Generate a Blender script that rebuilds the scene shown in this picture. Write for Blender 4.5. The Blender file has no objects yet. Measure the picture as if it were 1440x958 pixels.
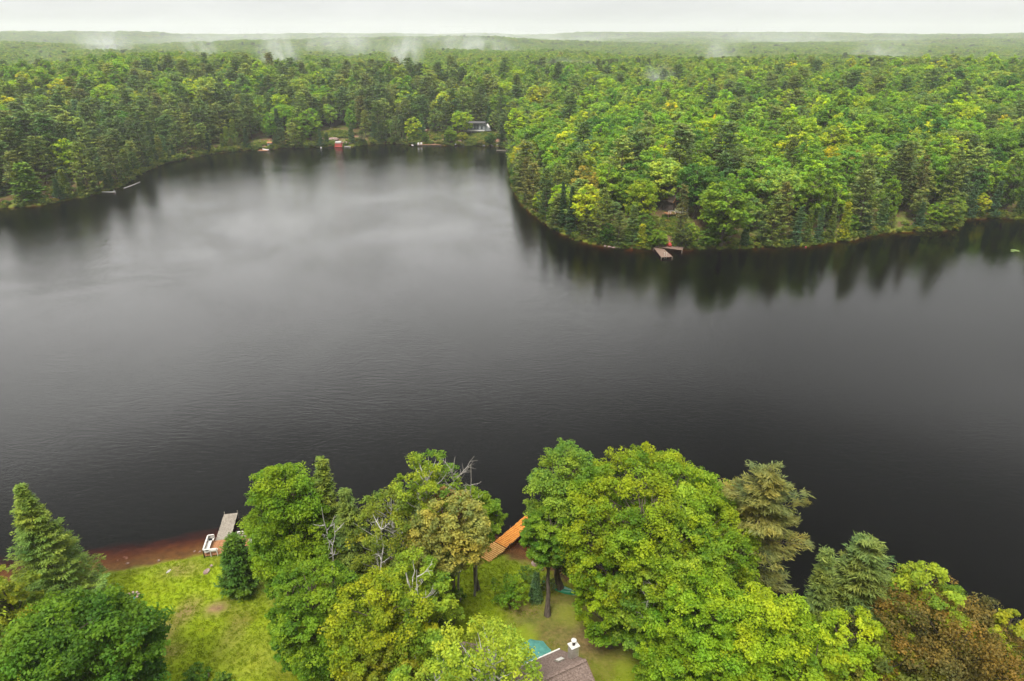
import bpy, math, random
import numpy as np
from mathutils import Vector
D_ = bpy.data
SC = bpy.context.scene
COL = SC.collection
R = math.radians
rng = np.random.default_rng(7)

# ------------------------------------------------------------------ camera
CAM_H, PITCH, F = 55.0, R(24.0), 960.0
cam = D_.cameras.new('camera'); cam.sensor_width = 36.0; cam.lens = 24.0
cam.clip_start = 0.5; cam.clip_end = 40000
camo = D_.objects.new('camera', cam); COL.objects.link(camo)
camo.location = (0, 0, CAM_H); camo.rotation_euler = (R(90) - PITCH, 0, 0)
SC.camera = camo
SC.view_settings.view_transform = 'Standard'; SC.view_settings.look = 'None'
SC.view_settings.exposure = 0.6; SC.view_settings.gamma = 1.0
SC.render.engine = 'CYCLES'
SC.cycles.max_bounces = 6; SC.cycles.diffuse_bounces = 3; SC.cycles.glossy_bounces = 3
SC.cycles.transmission_bounces = 4; SC.cycles.transparent_max_bounces = 8; SC.cycles.volume_bounces = 1
SC.cycles.sample_clamp_indirect = 4.0
SC.cycles.volume_step_rate = 1.0; SC.cycles.volume_max_steps = 64
SC.cycles.caustics_reflective = False; SC.cycles.caustics_refractive = False

# ------------------------------------------------------------------ node helpers
def nmat(name):
    m = D_.materials.new(name); m.use_nodes = True
    nt = m.node_tree; nt.nodes.clear()
    out = nt.nodes.new('ShaderNodeOutputMaterial')
    return m, nt, out
def nd(nt, t, **kw):
    n = nt.nodes.new(t)
    for k, v in kw.items():
        if k.startswith('i_'):
            key = k[2:]
            key = int(key) if key.isdigit() else key.replace('_', ' ')
            n.inputs[key].default_value = v
        else: setattr(n, k, v)
    return n
def ln(nt, a, b): nt.links.new(a, b)
def ramp(nt, fac, stops, interp='LINEAR'):
    r = nt.nodes.new('ShaderNodeValToRGB'); r.color_ramp.interpolation = interp
    el = r.color_ramp.elements
    el[0].position, el[0].color = stops[0][0], (*stops[0][1], 1)
    el[1].position, el[1].color = stops[-1][0], (*stops[-1][1], 1)
    for p, c in stops[1:-1]:
        e = el.new(p); e.color = (*c, 1)
    if fac is not None: ln(nt, fac, r.inputs[0])
    return r.outputs[0]
def noise(nt, vec, scale, detail=3, rough=.55, dist=0):
    n = nd(nt, 'ShaderNodeTexNoise', i_Scale=scale, i_Detail=detail, i_Roughness=rough, i_Distortion=dist)
    if vec is not None: ln(nt, vec, n.inputs['Vector'])
    return n.outputs['Fac']
def mixc(nt, f, a, b, mode='MIX'):
    n = nd(nt, 'ShaderNodeMix', data_type='RGBA', blend_type=mode)
    for s, v in ((n.inputs[0], f), (n.inputs[6], a), (n.inputs[7], b)):
        if isinstance(v, (int, float)): s.default_value = v
        elif isinstance(v, tuple): s.default_value = (*v, 1) if len(v) == 3 else v
        else: ln(nt, v, s)
    return n.outputs[2]
def mth(nt, op, a, b=0.0, c=None, clamp=False):
    n = nd(nt, 'ShaderNodeMath', operation=op, use_clamp=clamp)
    for i, v in enumerate((a, b) if c is None else (a, b, c)):
        if isinstance(v, (int, float)): n.inputs[i].default_value = v
        else: ln(nt, v, n.inputs[i])
    return n.outputs[0]

# ------------------------------------------------------------------ world: overcast sky over a pale Nishita sky
SUN_EL, SUN_AZ = R(58), R(200)          # azimuth from +Y clockwise
w = D_.worlds.new('World'); SC.world = w; w.use_nodes = True
nt = w.node_tree; nt.nodes.clear()
wo = nt.nodes.new('ShaderNodeOutputWorld')
bg = nd(nt, 'ShaderNodeBackground', i_Strength=0.1)
sky = nd(nt, 'ShaderNodeTexSky', sky_type='NISHITA', sun_disc=False, sun_elevation=SUN_EL, sun_rotation=SUN_AZ, air_density=1.0, dust_density=3.0)
tc = nt.nodes.new('ShaderNodeTexCoord')
sep = nt.nodes.new('ShaderNodeSeparateXYZ'); ln(nt, tc.outputs['Generated'], sep.inputs[0])
zz = mth(nt, 'MAXIMUM', sep.outputs[2], 0.0)
mp = nd(nt, 'ShaderNodeMapping'); ln(nt, tc.outputs['Generated'], mp.inputs[0]); mp.inputs['Scale'].default_value = (1.6, 1.6, 9.0)
cn = noise(nt, mp.outputs[0], 1.3, 5, .55, .4)
cl = ramp(nt, cn, [(.30, (5.5, 5.5, 5.5)), (.5, (7.1, 7.1, 7.05)), (.70, (8.3, 8.3, 8.28))])
up = nd(nt, 'ShaderNodeMapRange', i_1=.66, i_2=1.0, i_3=1.0, i_4=5.6, interpolation_type='SMOOTHSTEP'); ln(nt, zz, up.inputs[0])  # extra zenith brightness, added to light the tree crowns from above
cl2 = mixc(nt, 1.0, cl, up.outputs[0], 'MULTIPLY')
band = ramp(nt, zz, [(0.0, (.70, .70, .705)), (.07, (.85, .85, .86)), (.17, (1.2, 1.2, 1.21)), (.40, (1.14, 1.14, 1.14)), (.52, (.46, .46, .46)), (.64, (.26, .26, .26)), (.8, (.9, .9, .9)), (1.0, (1, 1, 1))], 'EASE')  # elevation bands shaped so reflections brighten the far water and darken the near
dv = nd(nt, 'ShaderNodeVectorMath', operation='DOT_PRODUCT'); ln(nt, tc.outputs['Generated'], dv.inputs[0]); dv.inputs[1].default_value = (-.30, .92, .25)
az = nd(nt, 'ShaderNodeMapRange', i_1=.76, i_2=1.0, i_3=.74, i_4=2.0, interpolation_type='SMOOTHSTEP'); ln(nt, dv.outputs['Value'], az.inputs[0])  # glow toward one azimuth, added for the sheen on the far water
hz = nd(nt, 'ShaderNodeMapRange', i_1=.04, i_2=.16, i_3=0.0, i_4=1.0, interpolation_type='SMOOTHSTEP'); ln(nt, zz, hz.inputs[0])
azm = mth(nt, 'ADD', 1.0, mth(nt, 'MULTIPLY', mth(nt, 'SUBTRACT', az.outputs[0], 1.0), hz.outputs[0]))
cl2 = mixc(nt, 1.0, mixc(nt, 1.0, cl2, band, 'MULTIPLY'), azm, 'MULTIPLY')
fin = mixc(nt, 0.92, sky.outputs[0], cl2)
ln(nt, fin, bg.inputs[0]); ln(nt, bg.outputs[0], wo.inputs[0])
sun = D_.lights.new('sun', 'SUN'); sun.energy = 3.3; sun.angle = R(18); sun.color = (1.0, .96, .9)
suno = D_.objects.new('sun', sun); COL.objects.link(suno)
sd = Vector((math.sin(SUN_AZ) * math.cos(SUN_EL), math.cos(SUN_AZ) * math.cos(SUN_EL), math.sin(SUN_EL)))
suno.rotation_euler = sd.to_track_quat('Z', 'Y').to_euler()

# ------------------------------------------------------------------ projection helpers (photo measurements -> metres)
cP, sP = math.cos(PITCH), math.sin(PITCH)
def ray(px, py):
    a, b = (px - 720) / F, -(py - 479) / F
    return np.array([a, cP + b * sP, -sP + b * cP])
def at(px, py, z=0.0):
    d = ray(px, py); t = (z - CAM_H) / d[2]
    return d[0] * t, d[1] * t
def proj(x, y, z):
    dx, dy, dz = x, y, z - CAM_H
    zc = dy * cP - dz * sP; yc = dy * sP + dz * cP
    return 720 + F * dx / zc, 479 - F * yc / zc, zc

# ------------------------------------------------------------------ terrain
def vnoise(x, y, s, seed):
    x = np.asarray(x, float) / s + seed * 17.31; y = np.asarray(y, float) / s + seed * 9.77
    xi, yi = np.floor(x), np.floor(y); fx, fy = x - xi, y - yi
    fx = fx * fx * (3 - 2 * fx); fy = fy * fy * (3 - 2 * fy)
    def h(a, b):
        v = np.sin(a * 127.1 + b * 311.7 + seed * 74.7) * 43758.5453
        return v - np.floor(v)
    return (h(xi, yi) * (1 - fx) + h(xi + 1, yi) * fx) * (1 - fy) + (h(xi, yi + 1) * (1 - fx) + h(xi + 1, yi + 1) * fx) * fy

shore_px_far = [(0,293),(30,291),(62,288),(100,281),(128,276),(150,269),(172,262),(190,250),(212,238),(232,230),(262,223),(300,216),(340,212),(365,211),(400,209),(425,208),(450,207),(490,206.5),(520,203),(550,202),(575,203.5),(600,204),(640,205),(670,204.5),(700,205.5),(712,208),(717,214),(717,226),(719,250),(722,268),(735,288),(752,304),(778,322),(805,336),(835,344),(862,348),(900,350),(930,351),(962,351),(1005,350),(1060,349),(1095,348),(1130,347),(1165,342),(1200,337),(1235,329),(1270,326),(1310,325),(1345,324),(1352,317),(1347,311),(1372,307),(1400,307),(1440,308),(1500,310)]
shore_px_near = [(1440,905),(1330,893),(1230,880),(1130,868),(1050,858),(980,850),(900,843),(850,838),(812,826),(790,817),(772,806),(757,798),(735,790),(700,782),(672,780),(620,786),(560,792),(480,788),(400,782),(345,777),(315,779),(285,781),(250,788),(215,795),(175,803),(130,809),(80,815),(0,824)]
far_w = [at(*p) for p in shore_px_far]; near_w = [at(*p) for p in shore_px_near]
LAKE = np.array([(-420, 150), (-330, 205)] + far_w + [(430, 190), (470, 120), (420, 40), (120, 28)] + near_w + [(-120, 45), (-420, 50)])
def lake_dist(x, y):
    """signed distance to the shore, positive on land"""
    x = np.atleast_1d(np.asarray(x, float)); y = np.atleast_1d(np.asarray(y, float)); s = x.shape
    x = x.ravel(); y = y.ravel()
    d = np.full(x.shape, 1e12); ins = np.zeros(x.shape, bool)
    n = len(LAKE)
    for i in range(n):
        x0, y0 = LAKE[i]; x1, y1 = LAKE[(i + 1) % n]
        ex, ey = x1 - x0, y1 - y0
        t = np.clip(((x - x0) * ex + (y - y0) * ey) / (ex * ex + ey * ey + 1e-12), 0, 1)
        d = np.minimum(d, (x - x0 - t * ex) ** 2 + (y - y0 - t * ey) ** 2)
        if y0 != y1:
            c = ((y0 > y) != (y1 > y)) & (x < ex * (y - y0) / (y1 - y0) + x0)
            ins ^= c
    d = np.sqrt(d)
    return np.where(ins, -d, d).reshape(s)
def sst(a, b, v):
    t = np.clip((v - a) / (b - a), 0, 1); return t * t * (3 - 2 * t)
def height(x, y, d=None):
    x = np.atleast_1d(np.asarray(x, float)); y = np.atleast_1d(np.asarray(y, float))
    if d is None: d = lake_dist(x, y)
    wob = (vnoise(x, y, 5, 3) - .5) * 1.2
    dn = d + wob * sst(120, 190, y) + (vnoise(x, y, 2.2, 5) - .5) * .7
    near = 1 - sst(110, 150, y)
    # land
    fore = .12 + .35 * (1 - np.exp(-np.maximum(dn, 0) / 1.2)) + .045 * np.maximum(dn, 0) + .25 * vnoise(x, y, 7, 8) * sst(0, 4, dn)
    fore = np.minimum(fore, 3.5)
    n1 = vnoise(x, y, 420, 1); n2 = vnoise(x, y, 170, 2); n3 = vnoise(x, y, 55, 4)
    far = .15 + .9 * (1 - np.exp(-np.maximum(dn, 0) / 3)) + 15 * (1 - np.exp(-np.maximum(dn, 0) / 120)) + sst(10, 180, dn) * (9 * (n1 - .5) + 9 * (n2 - .5)) + sst(5, 40, dn) * 4 * (n3 - .5)
    far += 8 * np.exp(-((x + 85) / 95) ** 2 - ((y - 500) / 55) ** 2)            # knoll behind the far shore
    far -= 7 * np.exp(-((x + 170) / 120) ** 2 - ((y - 760) / 150) ** 2)          # misty hollow
    far += 10 * np.exp(-((x + 330) / 160) ** 2 - ((y - 700) / 200) ** 2)
    rr = np.hypot(x, y)
    far += sst(800, 1700, rr) * (4 + 34 * (vnoise(x, y, 900, 11) - .45) + 14 * (vnoise(x, y, 380, 12) - .5))
    far += sst(3000, 5000, rr) * (6 + 42 * vnoise(x, y, 1700, 13))
    far = np.maximum(far, .3)
    land = near * fore + (1 - near) * far
    dd = np.maximum(-dn, 0)
    lf = (1 - sst(-34, -22, x)) * near; rt = sst(9, 16, x) * near
    bed = -np.minimum(.05 * dd + (.045 - .014 * lf + .1 * rt) * dd * dd * near + (1 - near) * 3.0 * dd + rt * .8 * dd, 6.0)
    edge = sst(-.4, .5, dn)
    return np.where(dn > 0, land * edge + bed * (1 - edge), bed)
def g1(x, y): return float(height(x, y)[0])
def atg(px, py, dz=0.0):
    """point on the ground seen at that photo position"""
    z = 0.5
    for _ in range(14):
        x, y = at(px, py, z + dz); z = .5 * z + .5 * max(g1(x, y), 0.0)
    return x, y, z
def place_top(px, py, H):
    """base of a tree of height H whose top shows at px,py"""
    z = 1.0
    for _ in range(14):
        x, y = at(px, py, z + H); z = .5 * z + .5 * max(g1(x, y), 0.0)
    return x, y, z

def spaced(segs):
    out = [segs[0][0]]
    for a, b, s0, s1 in segs:
        v = a
        while v < b - 1e-6:
            t = (v - a) / (b - a); v += s0 + (s1 - s0) * t
            out.append(min(v, b))
    return np.array(sorted(set(np.round(out, 3))))
half = spaced([(0, 75, 1, 1), (75, 420, 2.2, 3.2), (420, 8000, 4, 260)])
XS = np.concatenate([-half[::-1], half[1:]])
YS = np.concatenate([np.array([-300, -120, -40]), spaced([(0, 40, 4, 1), (40, 96, .8, 1.0), (96, 175, 2, 4), (175, 480, 2.2, 3), (480, 9000, 5, 240)])])
GX, GY = np.meshgrid(XS, YS)
GD = lake_dist(GX, GY); GZ = height(GX, GY, GD)

def mesh_from(name, V, quads=None, tris=None, mats=(), midx=None, smooth=False, tone=None):
    me = D_.meshes.new(name)
    quads = np.zeros((0, 4), int) if quads is None else np.asarray(quads, int)
    tris = np.zeros((0, 3), int) if tris is None else np.asarray(tris, int)
    nq, ntri = len(quads), len(tris)
    loops = np.concatenate([quads.ravel(), tris.ravel()]).astype(np.int32)
    st = np.concatenate([np.arange(nq) * 4, nq * 4 + np.arange(ntri) * 3]).astype(np.int32)
    tot = np.concatenate([np.full(nq, 4), np.full(ntri, 3)]).astype(np.int32)
    me.vertices.add(len(V)); me.vertices.foreach_set('co', np.asarray(V, np.float32).ravel())
    me.loops.add(len(loops)); me.loops.foreach_set('vertex_index', loops)
    me.polygons.add(nq + ntri); me.polygons.foreach_set('loop_start', st); me.polygons.foreach_set('loop_total', tot)
    if midx is not None: me.polygons.foreach_set('material_index', np.asarray(midx, np.int32))
    if smooth is True: me.polygons.foreach_set('use_smooth', np.ones(nq + ntri, bool))
    elif smooth is False: me.polygons.foreach_set('use_smooth', np.zeros(nq + ntri, bool))
    else: me.polygons.foreach_set('use_smooth', np.asarray(smooth, bool))
    for m in mats: me.materials.append(m)
    if tone is not None:
        at_ = me.attributes.new('tone', 'FLOAT', 'FACE'); at_.data.foreach_set('value', np.asarray(tone, np.float32))
    me.update(calc_edges=True)
    return me
def link(o, parent=None, loc=None):
    COL.objects.link(o)
    if parent is not None: o.parent = parent
    if loc is not None: o.location = loc
    return o
def tag(o, label=None, cat=None, group=None, kind=None):
    if label: o['label'] = label
    if cat: o['category'] = cat
    if group: o['group'] = group
    if kind: o['kind'] = kind
    return o
def empty(name, loc, rz=0):
    o = D_.objects.new(name, None); link(o, None, loc); o.rotation_euler = (0, 0, rz); o.empty_display_size = .3
    return o

# --- ground material
gm, nt, out = nmat('ground_cover')
geo = nt.nodes.new('ShaderNodeNewGeometry'); P = geo.outputs['Position']
a_lawn = nd(nt, 'ShaderNodeAttribute', attribute_name='lawn').outputs['Fac']
a_dirt = nd(nt, 'ShaderNodeAttribute', attribute_name='dirt').outputs['Fac']
a_rock = nd(nt, 'ShaderNodeAttribute', attribute_name='rust').outputs['Fac']
a_bed = nd(nt, 'ShaderNodeAttribute', attribute_name='bed').outputs['Fac']
nf = noise(nt, P, 2.6, 5, .65); nb = noise(nt, P, .22, 4, .6); nm = noise(nt, P, .9, 4, .6)
mpg = nd(nt, 'ShaderNodeMapping'); ln(nt, P, mpg.inputs[0]); mpg.inputs['Rotation'].default_value = (0, 0, R(25)); mpg.inputs['Scale'].default_value = (1, 3.5, 1)
nst = noise(nt, mpg.outputs[0], 2.2, 4, .7)
litter = ramp(nt, nf, [(.25, (.035, .026, .015)), (.5, (.10, .062, .028)), (.75, (.19, .125, .06))])
moss = ramp(nt, nm, [(.3, (.045, .06, .012)), (.7, (.16, .19, .03))])
forest_floor = mixc(nt, ramp(nt, nb, [(.42, (0, 0, 0)), (.6, (1, 1, 1))]), litter, moss)
lawn_c = ramp(nt, nst, [(.2, (.145, .21, .004)), (.5, (.18, .245, .006)), (.8, (.22, .285, .009))])
lawn_b = ramp(nt, nb, [(.33, (.78, .70, .6)), (.5, (1, 1, 1)), (.68, (1.12, 1.0, .9))])
lawn_m = mixc(nt, 1.0, lawn_c, lawn_b, 'MULTIPLY')
lawn_d = mixc(nt, mth(nt, 'MULTIPLY', ramp(nt, nm, [(.6, (0, 0, 0)), (.75, (1, 1, 1))]), .35), lawn_m, (.17, .12, .035))
c = mixc(nt, mth(nt, 'SMOOTH_MIN', a_lawn, 1.0, .01), forest_floor, lawn_d)
dirtc = ramp(nt, nf, [(.3, (.10, .06, .03)), (.7, (.26, .16, .085))])
dn_ = mth(nt, 'MULTIPLY', a_dirt, mth(nt, 'ADD', nm, .55), clamp=True)
c = mixc(nt, dn_, c, dirtc)
rockc = ramp(nt, nf, [(.25, (.14, .07, .05)), (.55, (.33, .17, .11)), (.8, (.42, .30, .24))])
c = mixc(nt, mth(nt, 'MULTIPLY', a_rock, mth(nt, 'ADD', nf, .6), clamp=True), c, rockc)
bedc = ramp(nt, nm, [(.3, (.07, .034, .006)), (.7, (.15, .078, .018))])
c = mixc(nt, a_bed, c, bedc)
bs = nd(nt, 'ShaderNodeBsdfPrincipled', i_Roughness=.95); bs.inputs['Specular IOR Level'].default_value = .15
ln(nt, c, bs.inputs['Base Color'])
bp = nd(nt, 'ShaderNodeBump', i_Strength=.55, i_Distance=.12); ln(nt, mth(nt, 'ADD', nf, nst), bp.inputs['Height']); ln(nt, bp.outputs[0], bs.inputs['Normal'])
ln(nt, bs.outputs[0], out.inputs[0])

ny, nx = GX.shape
idx = np.arange(nx * ny).reshape(ny, nx)
quads = np.stack([idx[:-1, :-1], idx[:-1, 1:], idx[1:, 1:], idx[1:, :-1]], -1).reshape(-1, 4)
me = mesh_from('ground', np.stack([GX, GY, GZ], -1).reshape(-1, 3), quads, mats=[gm], smooth=True)
def poly_mask(poly_px, x, y, soft=2.0):
    pts = [at(px, py, .8) for px, py in poly_px]; n = len(pts)
    d = np.full(x.shape, 1e9); ins = np.zeros(x.shape, bool)
    for i in range(n):
        (x0, y0), (x1, y1) = pts[i], pts[(i + 1) % n]; ex, ey = x1 - x0, y1 - y0
        t = np.clip(((x - x0) * ex + (y - y0) * ey) / (ex * ex + ey * ey + 1e-9), 0, 1)
        d = np.minimum(d, np.hypot(x - x0 - t * ex, y - y0 - t * ey))
        if y0 != y1: ins ^= ((y0 > y) != (y1 > y)) & (x < ex * (y - y0) / (y1 - y0) + x0)
    return sst(-soft, soft, np.where(ins, d, -d))
def blob(px, py, r, x, y, asp=1.0):
    bx, by = at(px, py, .8); return np.exp(-(((x - bx) / (r * asp)) ** 2 + ((y - by) / r) ** 2) ** 1.5)
fx_, fy_ = GX.ravel(), GY.ravel(); fd = GD.ravel()
nz = vnoise(fx_, fy_, 6, 21)
LAWN_PX = [(100, 815), (215, 790), (285, 777), (330, 778), (352, 820), (400, 860), (470, 958), (470, 1100), (100, 1100), (190, 900), (150, 840)]
LAWN2_PX = [(640, 775), (700, 775), (765, 800), (790, 825), (760, 850), (715, 880), (640, 925), (590, 900), (600, 840)]
lawn = np.maximum(poly_mask(LAWN_PX, fx_, fy_), poly_mask(LAWN2_PX, fx_, fy_, 1.5))
lawn = np.maximum(lawn, (.25 + .55 * sst(.35, .7, vnoise(fx_, fy_, 2.6, 31))) * (fy_ < 100))
farfringe = (fy_ > 120) * (fd > 0) * (1 - sst(.6, 2.6, fd)) * .5
lawn = np.maximum(lawn, farfringe)
dirt = np.maximum.reduce([blob(305, 858, 1.0, fx_, fy_, 1.4), .75 * blob(262, 862, 2.2, fx_, fy_, .5), .6 * blob(225, 895, 1.8, fx_, fy_), .6 * blob(240, 920, 1.3, fx_, fy_),
    .4 * blob(330, 890, 3.5, fx_, fy_, .35), .22 * blob(375, 925, 3.5, fx_, fy_, 1.4), .55 * blob(255, 800, 1.4, fx_, fy_, 1.8), .7 * blob(730, 858, 1.3, fx_, fy_, 1.3), .5 * blob(850, 895, 3.5, fx_, fy_, 1.6), .3 * blob(800, 860, 3, fx_, fy_)])
rust = np.zeros_like(fx_)
for px, py, r, asp, k in [(480, 198, 4, 2.8, .9), (595, 201, 2.6, 1.6, .9), (600, 192, 4, .5, .8), (615, 203, 1.8, 5, .9), (372, 209, 4, 1.6, .8), (380, 203, 4, .8, .7), (697, 200, 5, 1.0, .9), (648, 200, 4, 1.5, .7), (68, 279, 2.4, 1.5, .8), (862, 347, 2.2, 4.5, .8), (938, 346, 3, 1.6, .9), (720, 208, 4, 1, .8), (66, 268, 3, 1.3, .5)]:
    rust = np.maximum(rust, k * blob(px, py, r, fx_, fy_, asp))
bed = (1 - sst(-.25, .12, fd + (nz - .5) * .3)) * (fy_ < 120)
for nme, v in (('lawn', lawn), ('dirt', dirt), ('rust', rust), ('bed', bed)):
    a = me.attributes.new(nme, 'FLOAT', 'POINT'); a.data.foreach_set('value', np.clip(v, 0, 1).astype(np.float32))
ground = link(D_.objects.new('ground', me)); tag(ground, 'grassy lakeside ground rising into wooded hills', kind='structure')

# ------------------------------------------------------------------ water
wm, nt, out = nmat('lake_water')
geo = nt.nodes.new('ShaderNodeNewGeometry'); P = geo.outputs['Position']
mp1 = nd(nt, 'ShaderNodeMapping'); ln(nt, P, mp1.inputs[0]); mp1.inputs['Rotation'].default_value = (0, 0, R(12)); mp1.inputs['Scale'].default_value = (.75, 1.7, 1)
w1 = noise(nt, mp1.outputs[0], .9, 3, .6, .5); w2 = noise(nt, mp1.outputs[0], 3.2, 2, .5, .3)
gust = noise(nt, P, .018, 4, .6, 1.2)
gs = nd(nt, 'ShaderNodeMapRange', i_1=.36, i_2=.66, i_3=.55, i_4=1.4); ln(nt, gust, gs.inputs[0])
hsum = mth(nt, 'ADD', mth(nt, 'MULTIPLY', w1, .8), mth(nt, 'MULTIPLY', w2, .22))
bp = nd(nt, 'ShaderNodeBump', i_Distance=.11); dl = nd(nt, 'ShaderNodeVectorMath', operation='DISTANCE'); ln(nt, P, dl.inputs[0]); dl.inputs[1].default_value = (-70, 250, 0)
wz = nd(nt, 'ShaderNodeMapRange', i_1=60, i_2=190, i_3=.8, i_4=.2, interpolation_type='SMOOTHSTEP'); ln(nt, dl.outputs['Value'], wz.inputs[0])
ln(nt, mth(nt, 'MULTIPLY', gs.outputs[0], wz.outputs[0]), bp.inputs['Strength']); ln(nt, hsum, bp.inputs['Height'])
fr = nd(nt, 'ShaderNodeFresnel', i_IOR=1.333); ln(nt, bp.outputs[0], fr.inputs['Normal'])
gl = nd(nt, 'ShaderNodeBsdfGlossy', i_Roughness=.05); gl.inputs['Color'].default_value = (1, .985, .96, 1); ln(nt, bp.outputs[0], gl.inputs['Normal'])
tr = nd(nt, 'ShaderNodeBsdfTransparent'); tr.inputs[0].default_value = (.98, .96, .94, 1)
mx = nt.nodes.new('ShaderNodeMixShader'); ln(nt, fr.outputs[0], mx.inputs[0]); ln(nt, tr.outputs[0], mx.inputs[1]); ln(nt, gl.outputs[0], mx.inputs[2])
ln(nt, mx.outputs[0], out.inputs[0])
va = nd(nt, 'ShaderNodeVolumeAbsorption', i_Density=1.55); va.inputs[0].default_value = (.68, .34, .04, 1)
ln(nt, va.outputs[0], out.inputs['Volume'])
bx = (-500, 500, 20, 640)
V = [(bx[0], bx[2], z) for z in (0, -7.5)] + [(bx[1], bx[2], z) for z in (0, -7.5)] + [(bx[1], bx[3], z) for z in (0, -7.5)] + [(bx[0], bx[3], z) for z in (0, -7.5)]
me = mesh_from('water', V, [(0, 2, 4, 6), (1, 7, 5, 3), (0, 1, 3, 2), (2, 3, 5, 4), (4, 5, 7, 6), (6, 7, 1, 0)], mats=[wm])
water = link(D_.objects.new('water', me)); tag(water, 'dark tannin brown lake with faint ripples', kind='structure')
# deep plug: the ground sheet reaches -6; water body ends below it

# ------------------------------------------------------------------ haze
hm, nt, out = nmat('haze_air')
pv = nd(nt, 'ShaderNodeVolumePrincipled'); pv.inputs['Color'].default_value = (.96, .98, 1, 1); pv.inputs['Density'].default_value = .00014; pv.inputs['Anisotropy'].default_value = .2
ln(nt, pv.outputs[0], out.inputs['Volume'])
x0, x1, y0, y1, z0, z1 = -8200, 8200, -400, 9200, -9, 190
V = [(x0, y0, z0), (x1, y0, z0), (x1, y1, z0), (x0, y1, z0), (x0, y0, z1), (x1, y0, z1), (x1, y1, z1), (x0, y1, z1)]
me = mesh_from('haze', V, [(0, 3, 2, 1), (4, 5, 6, 7), (0, 1, 5, 4), (1, 2, 6, 5), (2, 3, 7, 6), (3, 0, 4, 7)], mats=[hm])
haze = link(D_.objects.new('haze', me)); tag(haze, 'pale humid air over the lake and hills', kind='stuff'); haze.display_type = 'WIRE'
# ------------------------------------------------------------------ materials for things
def leaf_mat(name, stops=None, trans=.36):
    """leaf: object colour (or per-tree random colour) varied by the leaf's own tone"""
    m, nt, out = nmat(name)
    oi = nt.nodes.new('ShaderNodeObjectInfo')
    base = oi.outputs['Color'] if stops is None else ramp(nt, oi.outputs['Random'], stops)
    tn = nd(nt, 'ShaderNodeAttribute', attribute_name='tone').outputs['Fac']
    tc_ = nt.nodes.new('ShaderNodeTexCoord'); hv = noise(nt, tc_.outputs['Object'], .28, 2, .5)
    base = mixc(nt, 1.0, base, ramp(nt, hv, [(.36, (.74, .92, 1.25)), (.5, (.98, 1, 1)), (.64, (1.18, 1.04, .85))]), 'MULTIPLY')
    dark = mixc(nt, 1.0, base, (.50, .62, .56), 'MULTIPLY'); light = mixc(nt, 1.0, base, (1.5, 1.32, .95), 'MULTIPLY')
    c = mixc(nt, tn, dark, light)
    p = nd(nt, 'ShaderNodeBsdfPrincipled', i_Roughness=.55); p.inputs['Specular IOR Level'].default_value = .16
    ln(nt, c, p.inputs['Base Color'])
    t = nt.nodes.new('ShaderNodeBsdfTranslucent'); ln(nt, mixc(nt, 1.0, c, (1.7, 1.6, .55), 'MULTIPLY'), t.inputs[0])
    mx = nd(nt, 'ShaderNodeMixShader', i_0=trans); ln(nt, p.outputs[0], mx.inputs[1]); ln(nt, t.outputs[0], mx.inputs[2])
    ln(nt, mx.outputs[0], out.inputs[0])
    return m
def surf(name, stops, scale=4, rough=.7, aniso=(1, 1, 1), bump=.2, spec=.4, metal=0, coord='Object', detail=4):
    m, nt, out = nmat(name)
    tc = nt.nodes.new('ShaderNodeTexCoord'); mp = nd(nt, 'ShaderNodeMapping'); ln(nt, tc.outputs[coord], mp.inputs[0]); mp.inputs['Scale'].default_value = aniso
    n = noise(nt, mp.outputs[0], scale, detail, .6)
    c = ramp(nt, n, stops)
    p = nd(nt, 'ShaderNodeBsdfPrincipled', i_Roughness=rough, i_Metallic=metal); p.inputs['Specular IOR Level'].default_value = spec
    ln(nt, c, p.inputs['Base Color'])
    if bump:
        b = nd(nt, 'ShaderNodeBump', i_Strength=bump, i_Distance=.03); ln(nt, n, b.inputs['Height']); ln(nt, b.outputs[0], p.inputs['Normal'])
    ln(nt, p.outputs[0], out.inputs[0])
    return m
M = {}
M['leaf'] = leaf_mat('broad_leaf'); M['needle'] = leaf_mat('conifer_needle', trans=.15)
M['bark'] = surf('grey_brown_bark', [(.3, (.05, .038, .03)), (.7, (.15, .12, .095))], 3, .95, (3, 3, .5), .6, .1)
M['birch'] = surf('white_birch_bark', [(.33, (.16, .14, .12)), (.42, (.34, .32, .29)), (.7, (.50, .48, .44))], 3, .8, (1, 1, 3), .2, .2)
M['deadwood'] = surf('bleached_deadwood', [(.3, (.15, .13, .115)), (.7, (.32, .30, .27))], 4, .9, (2, 2, .6), .3, .2)
# real greens
G = dict(lime=(.215, .30, .016), light=(.150, .250, .020), mid=(.105, .195, .020), deep=(.05, .125, .018), gold=(.27, .31, .018), yellow=(.44, .42, .016), orange=(.31, .27, .05), rust=(.14, .145, .035),
         olive=(.098, .132, .034), brown=(.125, .130, .038), grey=(.135, .185, .05), pine=(.075, .125, .036), pinelight=(.15, .20, .042), spruce=(.042, .088, .032), blue=(.075, .145, .065), cedar=(.115, .165, .025), birch=(.19, .27, .045))
FAR_DECID = [(0, (0.113, 0.215, 0.029)), (0.18, (0.192, 0.299, 0.029)), (0.4, (0.158, 0.266, 0.036)), (0.55, (0.232, 0.328, 0.034)), (0.7, (0.124, 0.203, 0.04)), (0.82, (0.26, 0.328, 0.04)), (0.93, (0.181, 0.254, 0.068)), (1, (0.249, 0.277, 0.051))]
FAR_CONIF = [(0, (.05, .092, .034)), (.3, (.072, .118, .036)), (.6, (.095, .138, .038)), (.85, (.056, .10, .04)), (1, (.12, .145, .04))]
M['leaf_far'] = leaf_mat('far_broad_leaf', FAR_DECID); M['needle_far'] = leaf_mat('far_conifer_needle', FAR_CONIF, .15)

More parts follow.
